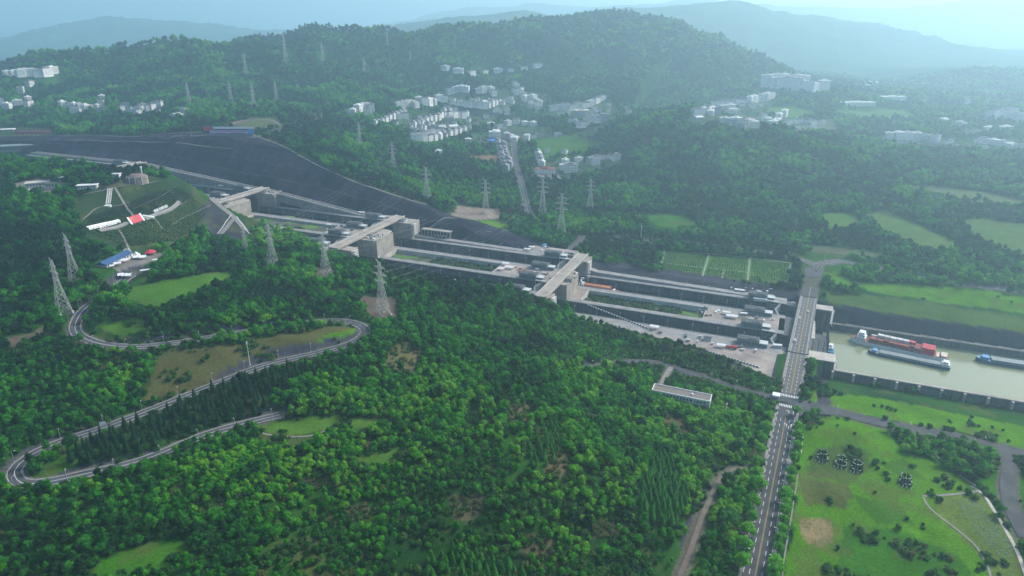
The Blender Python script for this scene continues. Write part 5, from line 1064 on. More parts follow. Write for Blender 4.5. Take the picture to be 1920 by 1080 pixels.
topiary(1541,862,'left of three topiary ring pairs with white posts on the lawn', 1.15); topiary(1576,873,'middle of three topiary ring pairs with white posts on the lawn', 1.15); topiary(1606,882,'right of three topiary ring pairs with white posts on the lawn', 1.15); topiary(1697,908,'tall solitary topiary drum with pale rim on the right lawn', 1.15)
poly = PX([(1790,938),(1830,935),(1870,985),(1910,1040),(1880,1052),(1830,1000)]); x, y = rng.uniform(poly[:, 0].min(), poly[:, 0].max(), 900), rng.uniform(poly[:, 1].min(), poly[:, 1].max(), 900); kk = inpoly(x, y, poly); x, y = x[kk], y[kk]; z = ground(x, y); k = MB()
for a, b_, c in zip(x, y, z): k.bar((a, b_, c), (a, b_, c+.55), .22, .14, 5)
fl = k.build('white_flowers', M['hedge_white']); fl['kind'] = 'stuff'
# --- houses of the villages
def house_mesh(w, d, h, roof):
    k = MB().box(-w/2, w/2, -d/2, d/2, -4, h)
    for fl in np.arange(1.0, h-1.6, 3.0):
        for x in np.arange(-w/2+1.0, w/2-1.2, 2.8):
            k.box(x, x+1.1, -d/2-.06, -d/2, fl, fl+1.3, 1)
            k.box(x, x+1.1, d/2, d/2+.06, fl, fl+1.5, 1)
        for y in np.arange(-d/2+1.2, d/2-1.4, 3.2): k.box(-w/2-.06, -w/2, y, y+1.3, fl, fl+1.5, 1); k.box(w/2, w/2+.06, y, y+1.3, fl, fl+1.5, 1)
    r = MB()
    if roof == 'flat':
        r.box(-w/2-.5, w/2+.5, -d/2-.5, d/2+.5, h, h+.7); r.box(-w*.2, w*.15, -d*.2, d*.25, h+.7, h+3.0)
    else:
        e, f_ = w/2+.6, d/2+.7; r.v = [(-e,-f_,h-.1),(e,-f_,h-.1),(e,f_,h-.1),(-e,f_,h-.1),(-e*(.7 if roof == 'hip' else 1),0,h+d*.3),(e*(.7 if roof == 'hip' else 1),0,h+d*.3)]; r.f = [(0,1,5,4),(2,3,4,5),(0,4,3),(1,2,5),(3,2,1,0)]; r.m = [0]*5
    return k, r
HP = {}
HOUSES = []
def house(px, py, w, d, h, rz, roof, wm, rm, label, group, gp=None):
    p = Gd(px, py) if gp is None else gp; fw = p[1]*ct-(p[2]-CZ)*st; HOUSES.append((w*h/fw**2, p, w, d, h, rz, roof, wm, rm, label, group))
    vv = np.array((p[0], p[1]))/np.hypot(p[0], p[1]); oo = np.array((-vv[1], vv[0])); KEEP.append(np.array([(*(np.array(p[:2])+vv*a+oo*c_), 0) for a, c_ in ((-62,-w*.8),(-62,w*.8),(d*.8,w*.7),(d*.8,-w*.7))]))
def build_house(p, w, d, h, rz, roof, wm, rm, label, group):
    key = (round(w), round(d), round(h), roof, wm, rm)
    if key not in HP:
        k, r = house_mesh(*key[:4]); wo = k.build('wall', [M[wm], M['glass']]); ro = r.build('roof', M[rm]); HP[key] = (wo, ro); pair = (wo, ro)
    else: pair = [o.copy() for o in HP[key]]; [COL.objects.link(o) for o in pair]
    T = empty('village_house', tuple(p), label, 'house', group, rz, 1.12)
    vv = np.array((p[0], p[1]))/np.hypot(p[0], p[1]); oo = np.array((-vv[1], vv[0])); KEEP.append(np.array([(*(np.array(p[:2])+vv*a+oo*c_), 0) for a, c_ in ((-62,-w*.8),(-62,w*.8),(d*.8,w*.7),(d*.8,-w*.7))]))
    for o in pair: o.parent = T
M['village_wall'] = mat('village_wall', (.80,.77,.72), .85, .15, .2); M['village_roof'] = mat('village_roof', (.20,.20,.21), .9, .3, .2); M['village_grey'] = mat('village_grey_wall', (.40,.41,.42), .9, .2, .2)
def row(pts, n, w, d, h, roof, wm, rm, where, jit=0.15, ang=None):
    P = np.array(pts, float); L = np.concatenate([[0], np.cumsum(np.linalg.norm(np.diff(P, axis=0), axis=1))]); Q = [Gd(np.interp(t, L, P[:, 0]), np.interp(t, L, P[:, 1])) for t in np.linspace(0, L[-1], n)]
    for j, g in enumerate(Q):
        v = (Q[min(j+1, n-1)]-Q[max(j-1, 0)])[:2]; rz = math.atan2(v[1], v[0]) if ang is None else ang
        if math.cos(rz) < 0: rz += math.pi
        hh = h*random.choice((.85, 1, 1, 1.2)); sz = random.choice((.9, 1, 1.1))
        house(0, 0, w*sz, d, hh, rz+random.uniform(-jit, jit), roof, random.choice((wm, V, wm, V, wm, 'offwhite')), random.choice((rm, rm, rm, VR, 'dark_roof', 'offwhite')), '%s house from the left in %s' % (ordinal(j), where), 'houses of %s' % where, g)
V, VR, G_ = 'village_wall', 'village_roof', 'village_grey'
row([(702,236),(725,226),(757,215)], 9, 13, 12, 11, 'hip', V, VR, 'the pale curved terrace at the left of the village')
row([(768,244),(790,234),(822,224)], 8, 13, 12, 12, 'hip', V, VR, 'the curved middle terrace of the village'); row([(772,252),(790,244),(810,236)], 6, 12, 12, 10, 'flat', G_, VR, 'the grey row behind the middle terrace', .3)
row([(775,262),(795,264),(815,262),(838,258),(858,250),(879,241)], 12, 13, 12, 11, 'hip', V, VR, 'the curved front terrace of the village'); row([(790,254),(820,254),(850,246)], 7, 13, 12, 9, 'gable', G_, VR, 'the grey roofed row behind the front terrace', .2)
row([(826,219),(845,220),(868,221)], 6, 17, 13, 12, 'flat', V, VR, 'the long row at the foot of the upper quarter'); row([(875,217),(900,207),(920,200),(936,194)], 10, 14, 12, 13, 'hip', V, VR, 'the long rising row of the upper quarter')
row([(832,210),(860,208),(890,202),(915,193)], 9, 14, 12, 10, 'gable', G_, VR, 'the second rising row of the upper quarter', .2); row([(838,203),(865,199),(895,190)], 6, 14, 12, 9, 'gable', G_, VR, 'the third rising row of the upper quarter', .3)
row([(672,209),(682,205),(696,208),(690,214)], 5, 20, 15, 15, 'flat', V, V, 'the tall white group left of the village'); row([(656,213),(662,214)], 2, 12, 12, 9, 'flat', V, V, 'the small pair left of the tall white group')
row([(748,203),(760,200),(772,198),(778,201)], 5, 20, 14, 14, 'flat', V, 'cream', 'the pale block group above the curved terraces'); row([(786,192),(800,197),(815,195),(826,191),(832,189)], 6, 20, 14, 13, 'flat', V, V, 'the white group at the top middle of the village')
row([(844,176),(856,172),(868,169),(873,171)], 5, 22, 16, 13, 'flat', V, V, 'the hazy cluster above the upper quarter'); row([(898,173),(908,172),(918,168),(924,178)], 5, 22, 15, 12, 'flat', V, V, 'the hazy cluster right of the upper quarter')
row([(963,160),(970,163),(966,176),(975,172)], 4, 22, 15, 12, 'flat', V, VR, 'the distant cluster above the valley road'); row([(835,130),(848,133),(885,140),(895,137),(925,137),(935,135),(965,133),(1008,126)], 8, 26, 14, 10, 'flat', V, V, 'the scattered line high on the hazy hillside', .4)
row([(985,188),(993,184),(1003,192),(1013,199),(998,200)], 7, 20, 15, 13, 'flat', V, V, 'the white cluster right of the valley fields'); row([(1036,207),(1055,204),(1070,207),(1085,203),(1100,200),(1120,192),(1128,187)], 9, 24, 15, 13, 'flat', V, VR, 'the hazy row at the right of the village')
row([(1092,214),(1110,212),(1105,222),(1118,224),(1100,232),(1090,237)], 6, 22, 16, 10, 'flat', V, VR, 'the mixed group right of the village road'); row([(920,238),(935,240),(962,232),(975,233),(995,238),(1000,236)], 6, 18, 13, 10, 'flat', V, V, 'the loose line along the village street')
row([(942,272),(945,282),(948,292),(951,302),(954,312)], 8, 12, 14, 9, 'gable', G_, VR, 'the dark roofed strip beside the village road', .1, 1.4); row([(933,268),(937,280),(940,292),(944,306),(948,318)], 8, 11, 13, 8, 'gable', G_, VR, 'the second dark roofed strip beside the village road', .1, 1.4)
row([(1008,288),(1010,296),(1013,303),(1016,310)], 5, 12, 12, 8, 'gable', V, VR, 'the stepped row right of the village road', .1, 1.3); row([(1105,300),(1120,298),(1140,297),(1158,295)], 5, 16, 12, 5, 'flat', V, VR, 'the low row at the end of the forest lane'); row([(1085,302),(1080,318),(1023,283),(1059,287)], 4, 13, 11, 7, 'flat', V, V, 'the scattered small houses by the forest lane', .4)
for px, py, w, d, h, rz, wm, rm, lab in ((1022,325,38,16,9,.05,'village_wall','rust','long school building with brown roof right of the village road'),(1070,322,26,18,15,.05,'village_wall','village_roof','big white block right of the brown roofed school'),(1056,318,14,12,10,.1,'village_wall','white','white annex between the school and the big white block'),(928,258,26,14,14,.1,'village_wall','village_wall','pale windowed block above the blue round roof'),(878,268,13,11,9,.1,'village_grey','village_wall','single pale house below the front terrace'),(822,290,13,11,8,.4,'village_wall','white','lone white house in the woods below the village'),(950,262,10,14,16,.2,'village_grey','white','narrow tall block at the head of the village road'),(1090,222,34,26,20,.1,'village_grey','cream','large grey block behind the mixed group')):
    house(px, py, w, d, h, rz, 'flat', wm, rm, lab, None)
g = Gd(924,266); T = empty('round_hall', tuple(g), 'round bright blue roof beside the pale windowed block', 'hall'); k = MB(); k.bar((0,0,-3), (0,0,4), 13, 13, 20); k.build('wall', M['offwhite'], T); k = MB(); k.bar((0,0,4), (0,0,6.5), 14, 6, 20); k.build('roof', mat('bright_blue_roof', (.04,.20,.62), .5, .15, .2), T)
row([(118,201),(124,203),(135,204),(143,202),(155,205),(163,206),(172,207),(190,203),(192,188)], 9, 15, 12, 11, 'flat', V, V, 'the row of white houses on the left hillside'); row([(228,208),(240,208),(250,209),(280,206),(293,199),(306,197),(285,204)], 7, 14, 11, 8, 'flat', V, VR, 'the scattered row left of the pylons'); row([(325,218),(333,219),(345,217)], 3, 18, 10, 4, 'flat', V, V, 'the low white sheds above the rock road')
row([(2,196),(5,207),(35,196),(48,198),(62,200),(40,173),(56,160)], 7, 18, 13, 12, 'flat', V, V, 'the group at the left edge of the picture', .4); row([(15,142),(30,143),(45,141),(60,140),(80,143),(92,140),(97,136)], 8, 30, 18, 14, 'flat', V, V, 'the far hazy town at the left edge')
row([(1304,215),(1315,213),(1325,211),(1340,208),(1355,206),(1370,204)], 10, 18, 15, 12, 'flat', V, V, 'the white strip at the foot of the right knoll'); row([(1340,200),(1365,198),(1385,196),(1400,194)], 7, 22, 15, 14, 'flat', V, VR, 'the second strip behind the right knoll'); row([(1405,194),(1420,190),(1435,188),(1445,184)], 6, 24, 16, 20, 'flat', V, V, 'the taller blocks at the end of the right strip')
row([(1358,230),(1378,233),(1390,235),(1400,236),(1412,238)], 6, 20, 15, 12, 'flat', V, V, 'the white row facing the valley fields'); row([(1430,226),(1445,234),(1455,238),(1460,222),(1470,218)], 6, 22, 15, 14, 'flat', V, V, 'the white group behind the valley fields row', .3); row([(1478,232),(1500,230),(1525,231),(1515,249)], 5, 22, 14, 9, 'flat', V, VR, 'the low hazy row above the valley road')
row([(1436,162),(1450,164),(1465,166),(1480,167),(1495,169),(1510,170),(1530,171),(1542,172)], 12, 34, 22, 30, 'flat', V, V, 'the distant tower row in the hazy valley', .1); row([(1445,158),(1465,159),(1490,160),(1505,162)], 6, 34, 22, 34, 'flat', V, V, 'the back tower row in the hazy valley', .1)
row([(1665,262),(1672,263),(1695,263),(1717,264),(1735,266),(1752,268)], 6, 18, 16, 20, 'flat', V, V, 'the line of apartment blocks on the valley floor', .05); row([(1845,268),(1880,274),(1892,278),(1912,281)], 5, 26, 14, 12, 'flat', V, V, 'the white sheds at the right end of the valley'); row([(1860,222),(1875,220),(1895,221),(1905,228),(1915,226)], 6, 34, 22, 24, 'flat', V, VR, 'the hazy block group at the right edge'); row([(1770,228),(1800,236),(1803,249),(1812,252),(1885,242)], 5, 30, 16, 10, 'flat', V, V, 'the scattered works sheds in the right valley', .3)
for px, py, L, lab in ((1608,164,90,'long pale factory roof far in the hazy valley'),(1605,197,110,'bright white long factory roof in the middle of the hazy valley'),(1672,191,80,'white factory roof right of the bright long one'),(1630,158,70,'faint factory roof beyond the long pale one')): house(px, py, L, 26, 9, .05, 'flat', 'village_wall', 'white', lab, 'factory roofs in the hazy valley')
# single houses scattered between the terraces
for zi, (pts, n, where) in enumerate((([(690,240),(760,212),(830,222),(760,246)], 7, 'the left quarter'),([(760,256),(830,232),(940,196),(955,215),(895,238),(880,250)], 14, 'the quarter between the terraces'),([(830,200),(935,172),(1030,180),(1020,208),(960,200)], 14, 'the upper quarter'),
  ([(880,262),(960,236),(1045,242),(1050,260),(965,266)], 10, 'the lower village street'),([(1030,206),(1150,198),(1195,214),(1120,238),(1030,224)], 14, 'the right quarter'),([(1290,226),(1360,204),(1450,182),(1450,196),(1370,226)], 14, 'the strip below the right knoll'),([(1350,234),(1400,224),(1550,228),(1555,252),(1400,246)], 12, 'the valley fields'),
  ([(1640,262),(1920,268),(1920,284),(1650,272)], 12, 'the far right valley'),([(1560,170),(1760,172),(1900,190),(1700,200)], 10, 'the hazy valley bottom'),([(110,208),(330,200),(350,216),(130,214)], 8, 'the left hillside'),([(1090,300),(1180,292),(1180,306),(1100,312)], 4, 'the end of the forest lane'))):
    P_ = np.array(pts, float); got = []
    while len(got) < n:
        c = P_.min(0)+rng.random(2)*(P_.max(0)-P_.min(0))
        if inpoly(np.array([c[0]]), np.array([c[1]]), P_)[0]: got.append(c)
    for j, c in enumerate(sorted(got, key=lambda q: q[0])):
        g = Gd(*c); hh = random.choice((6, 9, 9, 12)); house(0, 0, random.choice((12, 15, 20)), random.choice((10, 13)), hh, rng.uniform(-.5, .5), random.choice(('flat', 'hip', 'gable')), random.choice((V, V, G_)), random.choice((VR, V, VR, 'dark_roof')), '%s scattered house from the left in %s' % (ordinal(j), where), 'scattered houses of %s' % where, g)
HOUSES.sort(key=lambda q: -q[0])
for q in HOUSES[:290]: build_house(*q[1:])
k = MB()
for _, p, w, d, h, rz, roof, wm, rm, lab, grp in HOUSES[290:]:
    for part, off in zip(house_mesh(w, d, h, roof), (0, 2)):
        i = len(k.v); R3 = Matrix.Rotation(rz, 3, 'Z'); k.v += [tuple(R3 @ Vector(v) + Vector(p)) for v in part.v]; k.f += [tuple(i+a for a in f) for f in part.f]; k.m += [m+off for m in part.m]
dh = k.build('distant_houses', [M[V], M['glass'], M[VR]]); dh['kind'] = 'stuff'
# plants of the nursery plot in rows
x, y = [], []
for q in [[(1250,474),(1325,479),(1312,512),(1242,505)], [(1336,479),(1400,486),(1396,524),(1324,515)], [(1410,488),(1478,496),(1476,526),(1408,526)]]:
    P = PX(q, 3.); 
    for u_ in np.linspace(.03, .97, 15):
        for v_ in np.linspace(.03, .97, 22):
            a = P[0]*(1-u_)+P[1]*u_; b_ = P[3]*(1-u_)+P[2]*u_; c = a*(1-v_)+b_*v_; x.append(c[0]); y.append(c[1])
NURS = (np.array(x), np.array(y))

KEEP.append(PX([(1495,478),(1592,476),(1605,506),(1548,524),(1502,524)])); KEEP.append(PX([(0,236),(104,238),(104,262),(66,286),(0,294)])); KEEP.append(PX([(375,372),(405,366),(450,398),(478,440),(450,458),(395,450)]))
KEEP.append(PX([(172,512),(186,492),(240,474),(330,468),(305,502),(262,540),(215,545)]))
BRIGHT_PX_L = [(1440,778),(1436,800),(1428,822),(1425,845),(1418,868),(1424,905),(1416,890),(1412,935),(1408,962),(1402,990),(1396,1020),(1390,1050)]
BRIGHT_PX_R = [(1493,815),(1481,902),(1471,957),(1468,974),(1454,1062),(1492,770),(1494,835),(1488,862),(1484,885),(1476,920),(1473,940),(1466,990),(1462,1008),(1458,1028),(1452,1050),(1450,1075),(1470,930),(1495,800)]
# equipment cabinets and crates on the lock platforms
cab = None; rgc = np.random.default_rng(5)
for i, (s0_, s1_, d0_, d1_) in ((0,(8,80,748,780)),(1,(258,345,748,780)),(2,(545,605,748,780)),(0,(6,66,848,868)),(1,(262,326,848,868)),(0,(10,140,678,694)),(3,(795,850,748,780)),(1,(215,245,740,785)),(2,(508,528,740,770))):
    for j in range(15):
        k = MB(); l_, w_, h_ = rgc.uniform(1.2, 4.5), rgc.uniform(1, 2.4), rgc.uniform(1, 2.8); k.box(-l_/2, l_/2, -w_/2, w_/2, 0, h_); k.box(-l_/2-.1, l_/2+.1, -w_/2-.1, w_/2+.1, h_, h_+.15); k.box(-l_*.2, l_*.2, -w_/2-.05, -w_/2, .2, h_*.8, 1)
        o = k.build('equipment_cabinet', [M[random.choice(['offwhite','grey_house','concrete','white','greygreen'])], M['dark']]); zz = ZL[i]+(19.6 if (i, s0_) == (0, 215) else 0)
        o.location = S(rgc.uniform(s0_, s1_), rgc.uniform(d0_, d1_), zz+(.35 if s0_ in (215, 508) else .02)); o.rotation_euler = (0,0,CL+rgc.choice([0, .1, 1.57])); tag(o, 'small equipment cabinet standing on the %s lock step platform' % STEP[i], 'cabinet', 'equipment cabinets on the %s lock step' % STEP[i])
for k_ in (BRIGHT_PX_L+BRIGHT_PX_R):
    g = Gd(k_[0], k_[1]+8); KEEP.append(np.array([(g[0]+7.5*math.cos(q), g[1]+7.5*math.sin(q), 0) for q in np.linspace(0, 6.28, 8)[:-1]]))

# sagging conductors from the near pylons over the lock to the pylons behind it
PYL = {o['label']: o for o in COL.objects if o.name.startswith('lattice_pylon')}
for ia, ib in ((2, 6), (1, 7), (0, 8), (3, 11)):
    a, b_ = PYL[PY[ia][3]], PYL[PY[ib][3]]
    for lvl, (z, L) in zip(('low', 'middle', 'high'), ((37.5, 9.5), (45.5, 11.0), (53, 8.5))):
        for sg in (-1, 1):
            A_, B_ = [Vector(o.location) + Matrix.Rotation(o.rotation_euler.z, 3, 'Z') @ Vector((sg*L*.95*o.scale.x, 0, (z-2.6)*o.scale.z)) for o in (a, b_)]
            k = MB(); P = [A_.lerp(B_, t)-Vector((0, 0, 22*4*t*(1-t))) for t in np.linspace(0, 1, 25)]
            for p, q in zip(P[:-1], P[1:]): k.bar(p-A_, q-A_, .045, n=4)
            o = k.build('power_cable', M['galv']); o.location = A_; tag(o, 'thin %s power cable on the %s arms of the %s' % (lvl, 'left' if sg < 0 else 'right', ' '.join(PY[ia][3].split()[:6])), 'power cable', 'power cables crossing above the lock')

# black and white barrier blocks along the outer edge of the near yard road
for pa, pb, n, lab in (((1100,571),(1216,617),46,'long row of white barrier blocks along the near road below the lock'),((1326,659),(1424,690),34,'row of white barrier blocks at the hill side edge of the near yard')):
    A_, B_ = W(*pa, .1), W(*pb, .1); T = empty('barrier', tuple(A_), lab, 'barrier', None, 0.0); k = MB(); k2 = MB(); rz_b = math.atan2(*(B_-A_)[1::-1]); T.rotation_euler = (0, 0, rz_b); Lb_ = float(np.linalg.norm((B_-A_)[:2]))
    for j in range(n): x = Lb_*(j+.5)/n; (k if j % 2 else k2).box(x-Lb_/n*.48, x+Lb_/n*.48, -.35, .35, -.3, 1.1)
    k.build('white_blocks', M['white'], T); k2.build('dark_blocks', M['dark_roof'], T); ya, yb = sd_of(*A_[:2]), sd_of(*B_[:2])
    KEEP.append(np.array([S(ya[0]+4, ya[1]-9), S(yb[0]-4, yb[1]-9), S(yb[0]-4, yb[1]+8), S(ya[0]+4, ya[1]+8)]))

# ------------------------------------------------------------------ vegetation
def blob(mb, c, R, rg, nu=7, nvv=4):
    i0 = len(mb.v); P = []
    for j in range(1, nvv):
        th = math.pi*j/nvv
        for k in range(nu):
            ph = 2*math.pi*(k+.5*(j % 2))/nu; r = .82+.3*rg.random(); P.append((c[0]+R[0]*r*math.sin(th)*math.cos(ph), c[1]+R[1]*r*math.sin(th)*math.sin(ph), c[2]+R[2]*r*math.cos(th)))
    mb.v += P + [(c[0], c[1], c[2]+R[2]), (c[0], c[1], c[2]-R[2])]; t, bt = i0+len(P), i0+len(P)+1
    for k in range(nu):
        k2 = (k+1) % nu; mb.f.append((t, i0+k, i0+k2)); mb.m.append(0)
        for j in range(nvv-2): mb.f.append((i0+j*nu+k, i0+(j+1)*nu+k, i0+(j+1)*nu+k2, i0+j*nu+k2)); mb.m.append(0)
        mb.f.append((i0+(nvv-2)*nu+k2, i0+(nvv-2)*nu+k, bt)); mb.m.append(0)
def trunk_mesh(h, r, rg, limbs=4, spread=1.8):
    k = MB(); top = (rg.normal()*.2, rg.normal()*.2, h*.62); k.bar((0,0,-1.5), top, r, r*.5, 6)
    for j in range(limbs):
        q = 2*math.pi*(j+rg.random()*.5)/limbs; z0 = h*(.3+.25*rg.random()); k.bar((0,0,z0), (math.cos(q)*spread, math.sin(q)*spread, z0+h*.22), r*.45, r*.15, 4)
    return k
def broad(seed, h=9.0, R=3.6, n=400, size=1.25, lobes=8):
    rg = np.random.default_rng(seed); mb = MB(); L = [((rg.normal()*.3, rg.normal()*.3, h*.68), (R*.66, R*.66, h*.32))]
    for j in range(lobes):
        q = 2*math.pi*(j+rg.random()*.6)/lobes; d = R*(.42+.28*rg.random()); rad = R*(.36+.2*rg.random()); L.append(((math.cos(q)*d, math.sin(q)*d, h*(.36+.34*rg.random())), (rad, rad, rad*.9)))
    for c, r in L: blob(mb, c, [x*.78 for x in r], rg); leaf_quads(mb, c, r, n//len(L), size, rg)
    return mb, trunk_mesh(h, .28, rg)
def conifer(seed, h=13.0, R=2.3, n=330, size=1.0, tip=.9):
    rg = np.random.default_rng(seed); mb = MB(); m = 9; i = len(mb.v)
    prof = [(.08,.55),(.2,.85),(.45,.62),(.7,.36),(.9,.12)]
    for (a, b_), (c, d) in zip(prof[:-1], prof[1:]): mb.bar((0,0,h*a), (0,0,h*c), R*b_*.8, R*d*.8, 7)
    for _ in range(n):
        z = rg.random()**1.25; rad = R*np.interp(z, [0,.12,1], [.5,1,.06])*(.75+.4*rg.random())**1.0; q = rg.random()*2*math.pi; z = .06+.92*z
        p = np.array((math.cos(q)*rad, math.sin(q)*rad, h*z)); o = np.array((math.cos(q), math.sin(q), -.35)); sd_ = np.array((-math.sin(q), math.cos(q), 0)); s = size*(.6+.7*rg.random())*(1.1-.5*z)
        o = o + rg.normal(size=3)*.25; mb.quad(tuple(p-o*s*.6-sd_*s*.35), tuple(p-o*s*.6+sd_*s*.35), tuple(p+o*s*.6+sd_*s*.2), tuple(p+o*s*.6-sd_*s*.2))
    k = MB(); k.bar((0,0,-1.5), (0,0,h*.95), .26, .05, 6); return mb, k
def bush(seed, h=2.2, R=1.7, n=110, size=.75):
    rg = np.random.default_rng(seed); mb = MB()
    for j in range(4):
        q = 2*math.pi*j/4+rg.random(); c = (math.cos(q)*R*.45, math.sin(q)*R*.45, h*(.3+.25*rg.random())); r = R*(.5+.2*rg.random()); blob(mb, c, (r*.75, r*.75, h*.36), rg, 6, 3); leaf_quads(mb, c, (r, r, h*.5), n//4, size, rg)
    k = MB(); k.bar((0,0,-.6), (.1,.05,h*.5), .09, .04, 4); k.bar((0,0,.1), (-.4,.2,h*.55), .06, .03, 4); return mb, k
class Kind:
    def __init__(self, nm, label, cat, group, lm, protos):
        self.nm, self.label, self.cat, self.group = nm, label, cat, group; self.items = []
        for cm, tm in protos:
            c = cm.build('crown', M[lm], smooth=False); t = tm.build('trunk', M['trunk']); COL.objects.unlink(c); COL.objects.unlink(t); self.items.append((c, t))
        self.first = {}
    def place(self, p, s, rz, v, label=None, group=None):
        r = empty(self.nm, p, label or self.label, self.cat, group or self.group, rz, s)
        for o in self.items[v]:
            q = o if v not in self.first else o.copy()
            COL.objects.link(q); q.parent = r
        self.first[v] = True
        return r
BROAD = Kind('broadleaf_tree', 'round crowned dark green forest tree on the foreground hillside', 'tree', 'forest trees on the foreground hillside', 'leaf', [broad(1, 9, 3.6, 480, 1.05), broad(2, 10, 3.3, 480, 1.05), broad(3, 8, 3.9, 480, 1.05), broad(4, 9.5, 3.0, 420, 1.05, 6), broad(5, 11.5, 2.6, 420, 1.05, 6), broad(6, 7, 4.5, 480, 1.1, 10)])
CONI = Kind('conifer_tree', 'slim dark conifer in the planted rows inside the serpentine road', 'tree', 'planted conifers inside the serpentine road', 'needle', [conifer(11), conifer(12, 14, 2.1), conifer(13, 12, 2.5)])
SPIRE = Kind('cypress_tree', 'narrow bright green spire shaped tree in a dense stand on the hillside', 'tree', 'spire shaped trees in dense stands', 'spire', [conifer(21, 8.5, 2.3, 360, .8), conifer(22, 9.5, 2.1, 360, .8)])
BRIGHT = Kind('roadside_tree', 'bright yellow green tree beside the main road', 'tree', 'bright trees lining the main road', 'bright', [broad(31, 7.5, 3.4, 420, 1.0), broad(32, 8, 3.1, 420, 1.0)])
LAWNT = Kind('lawn_shrub', 'small dark rounded shrub standing alone on the lawn', 'shrub', 'single shrubs on the lawns', 'leaf', [bush(41, 3, 1.8), bush(42, 3.6, 1.5)])
def scatter(poly, step, jit=.35, rows=None):
    poly = np.asarray(poly); lo, hi = poly[:, :2].min(0), poly[:, :2].max(0); X, Y = np.meshgrid(np.arange(lo[0], hi[0], step), np.arange(lo[1], hi[1], step)); x = X.ravel()+rng.normal(size=X.size)*step*jit*.6; y = Y.ravel()+rng.normal(size=X.size)*step*jit*.6
    k = inpoly(x, y, poly); x, y = x[k], y[k]; d, i = road_near(x, y); k = d > _ri[i, 1]+3; return x[k], y[k]
STANDS = []
def stand(kind, pts, step, smin=.85, smax=1.15, limit=400, jit=.35):
    poly = PX(pts); STANDS.append(poly); x, y = scatter(poly, step, jit); z = ground(x, y); o = np.argsort(np.hypot(x, y))[:limit]
    for j in o: kind.place((x[j], y[j], z[j]-.2), rng.uniform(smin, smax), rng.uniform(0, 6.28), int(rng.integers(len(kind.items))))
stand(CONI, [(118,862),(150,838),(230,805),(300,782),(400,738),(480,708),(560,690),(640,672),(600,700),(500,745),(520,768),(460,785),(380,808),(270,845),(180,880),(140,880)], 7.2, .75, 1.05, 290, .25)
stand(SPIRE, [(1222,852),(1256,852),(1290,930),(1280,985),(1230,990),(1190,970),(1195,935)], 4.2, .75, 1.0, 130); stand(SPIRE, [(800,1062),(850,1030),(905,1040),(985,1072),(985,1100),(800,1100)], 4.2, .75, 1.0, 110)
stand(SPIRE, [(980,850),(1010,790),(1050,785),(1055,850),(1020,885),(985,880)], 5.0, .6, .8, 60)
for px, py in BRIGHT_PX_L:
    p = Gd(px, py+8); BRIGHT.place((p[0], p[1], p[2]-.2), rng.uniform(1.15, 1.6), rng.uniform(0, 6), int(rng.integers(2)), 'bright yellow green tree on the left verge of the main road', 'bright trees on the left verge')
for px, py in BRIGHT_PX_R:
    p = Gd(px, py+8); BRIGHT.place((p[0], p[1], p[2]-.2), rng.uniform(1.0, 1.5), rng.uniform(0, 6), int(rng.integers(2)), 'bright yellow green tree on the right verge of the main road', 'bright trees on the right verge')
for px, py in [(1780,790),(1783,792),(1640,755),(1665,760),(1672,763),(1680,766),(1655,757),(1860,803),(1880,808),(1570,800),(1602,815),(1640,925),(1558,945),(1620,1010),(1600,985),(1700,975),(1730,985),(1570,1030),(1740,925),(1890,830),(1645,880),(1520,860)]:
    p = Gd(px, py); LAWNT.place((p[0], p[1], p[2]), rng.uniform(.6, 1.1), rng.uniform(0, 6), int(rng.integers(2)))
for px, py in [(1635,712),(1650,712),(1700,722),(1712,726),(1722,728),(1770,738),(1790,742),(1820,750),(1850,756),(1730,565),(1770,540),(1870,560),(1895,570)]:
    p = Gd(px, py); BROAD.place((p[0], p[1], p[2]), rng.uniform(.5, .8), rng.uniform(0, 6), int(rng.integers(4)), 'lone dark tree on the open grass beside the channel', 'lone trees beside the channel')

# forest: every position on the land, then the nearest three hundred as trees of their own and the rest as one mass
def cand(r0, r1, g, half):
    n = int(r1*2/g)+2; X, Y = np.meshgrid((np.arange(n)-n/2)*g, np.arange(0, r1, g)); x = X.ravel()+rng.uniform(-.5, .5, X.size)*g*.95; y = Y.ravel()+rng.uniform(-.5, .5, X.size)*g*.95
    r = np.hypot(x, y); k = (r > r0) & (r <= r1) & (np.abs(np.arctan2(x, y)) < math.radians(half)) & (y > 60); return x[k], y[k], np.full(k.sum(), g)
parts = [cand(150, 620, 4.35, 60), cand(620, 1250, 5.7, 54), cand(1250, 2400, 9.0, 48), cand(2400, 4300, 15.5, 46)]
fx, fy, fg = [np.concatenate(t) for t in zip(*parts)]
ok = np.ones(len(fx), bool); fs, fd = sd_of(fx, fy)
dn, di = road_near(fx, fy); ok &= dn > _ri[di, 1]+3.2+fg*.12
okm = (fd > DN-18) & (fd < DF+10) & (fs > -70) & (fs < 1480); ok &= ~okm
ok &= ~((fd > DF-2) & (fs > 285) & (fs < 1580) & (fd < rocktop(fs)+4)); ok &= ~((fs < -40) & (fd > 670) & (fd < 862))
ok &= ~((fd > DF-4) & (fd < DF+22) & (fs > -30) & (fs < 300)); ok &= ~((fs > -24) & (fs < 262) & (fd < 700) & (fd > yard(fs)-4))
fr_ = np.hypot(fx, fy); fvx, fvy = fx/fr_*np.where(fr_ > 520, 13, 4), fy/fr_*np.where(fr_ > 520, 13, 4)
fw = np.stack([(fbm(fx, fy, 22, 3, 31)-.5)*11, (fbm(fx, fy, 22, 3, 32)-.5)*11], 1)
for poly, c, cl, soft in Z_:
    if cl: ok &= ~in_zone(fx+fvx, fy+fvy, poly, 1.0, fw) & ~in_zone(fx, fy, poly, 1.0, fw)
for poly in STANDS + KEEP: ok &= ~in_zone(fx, fy, poly)
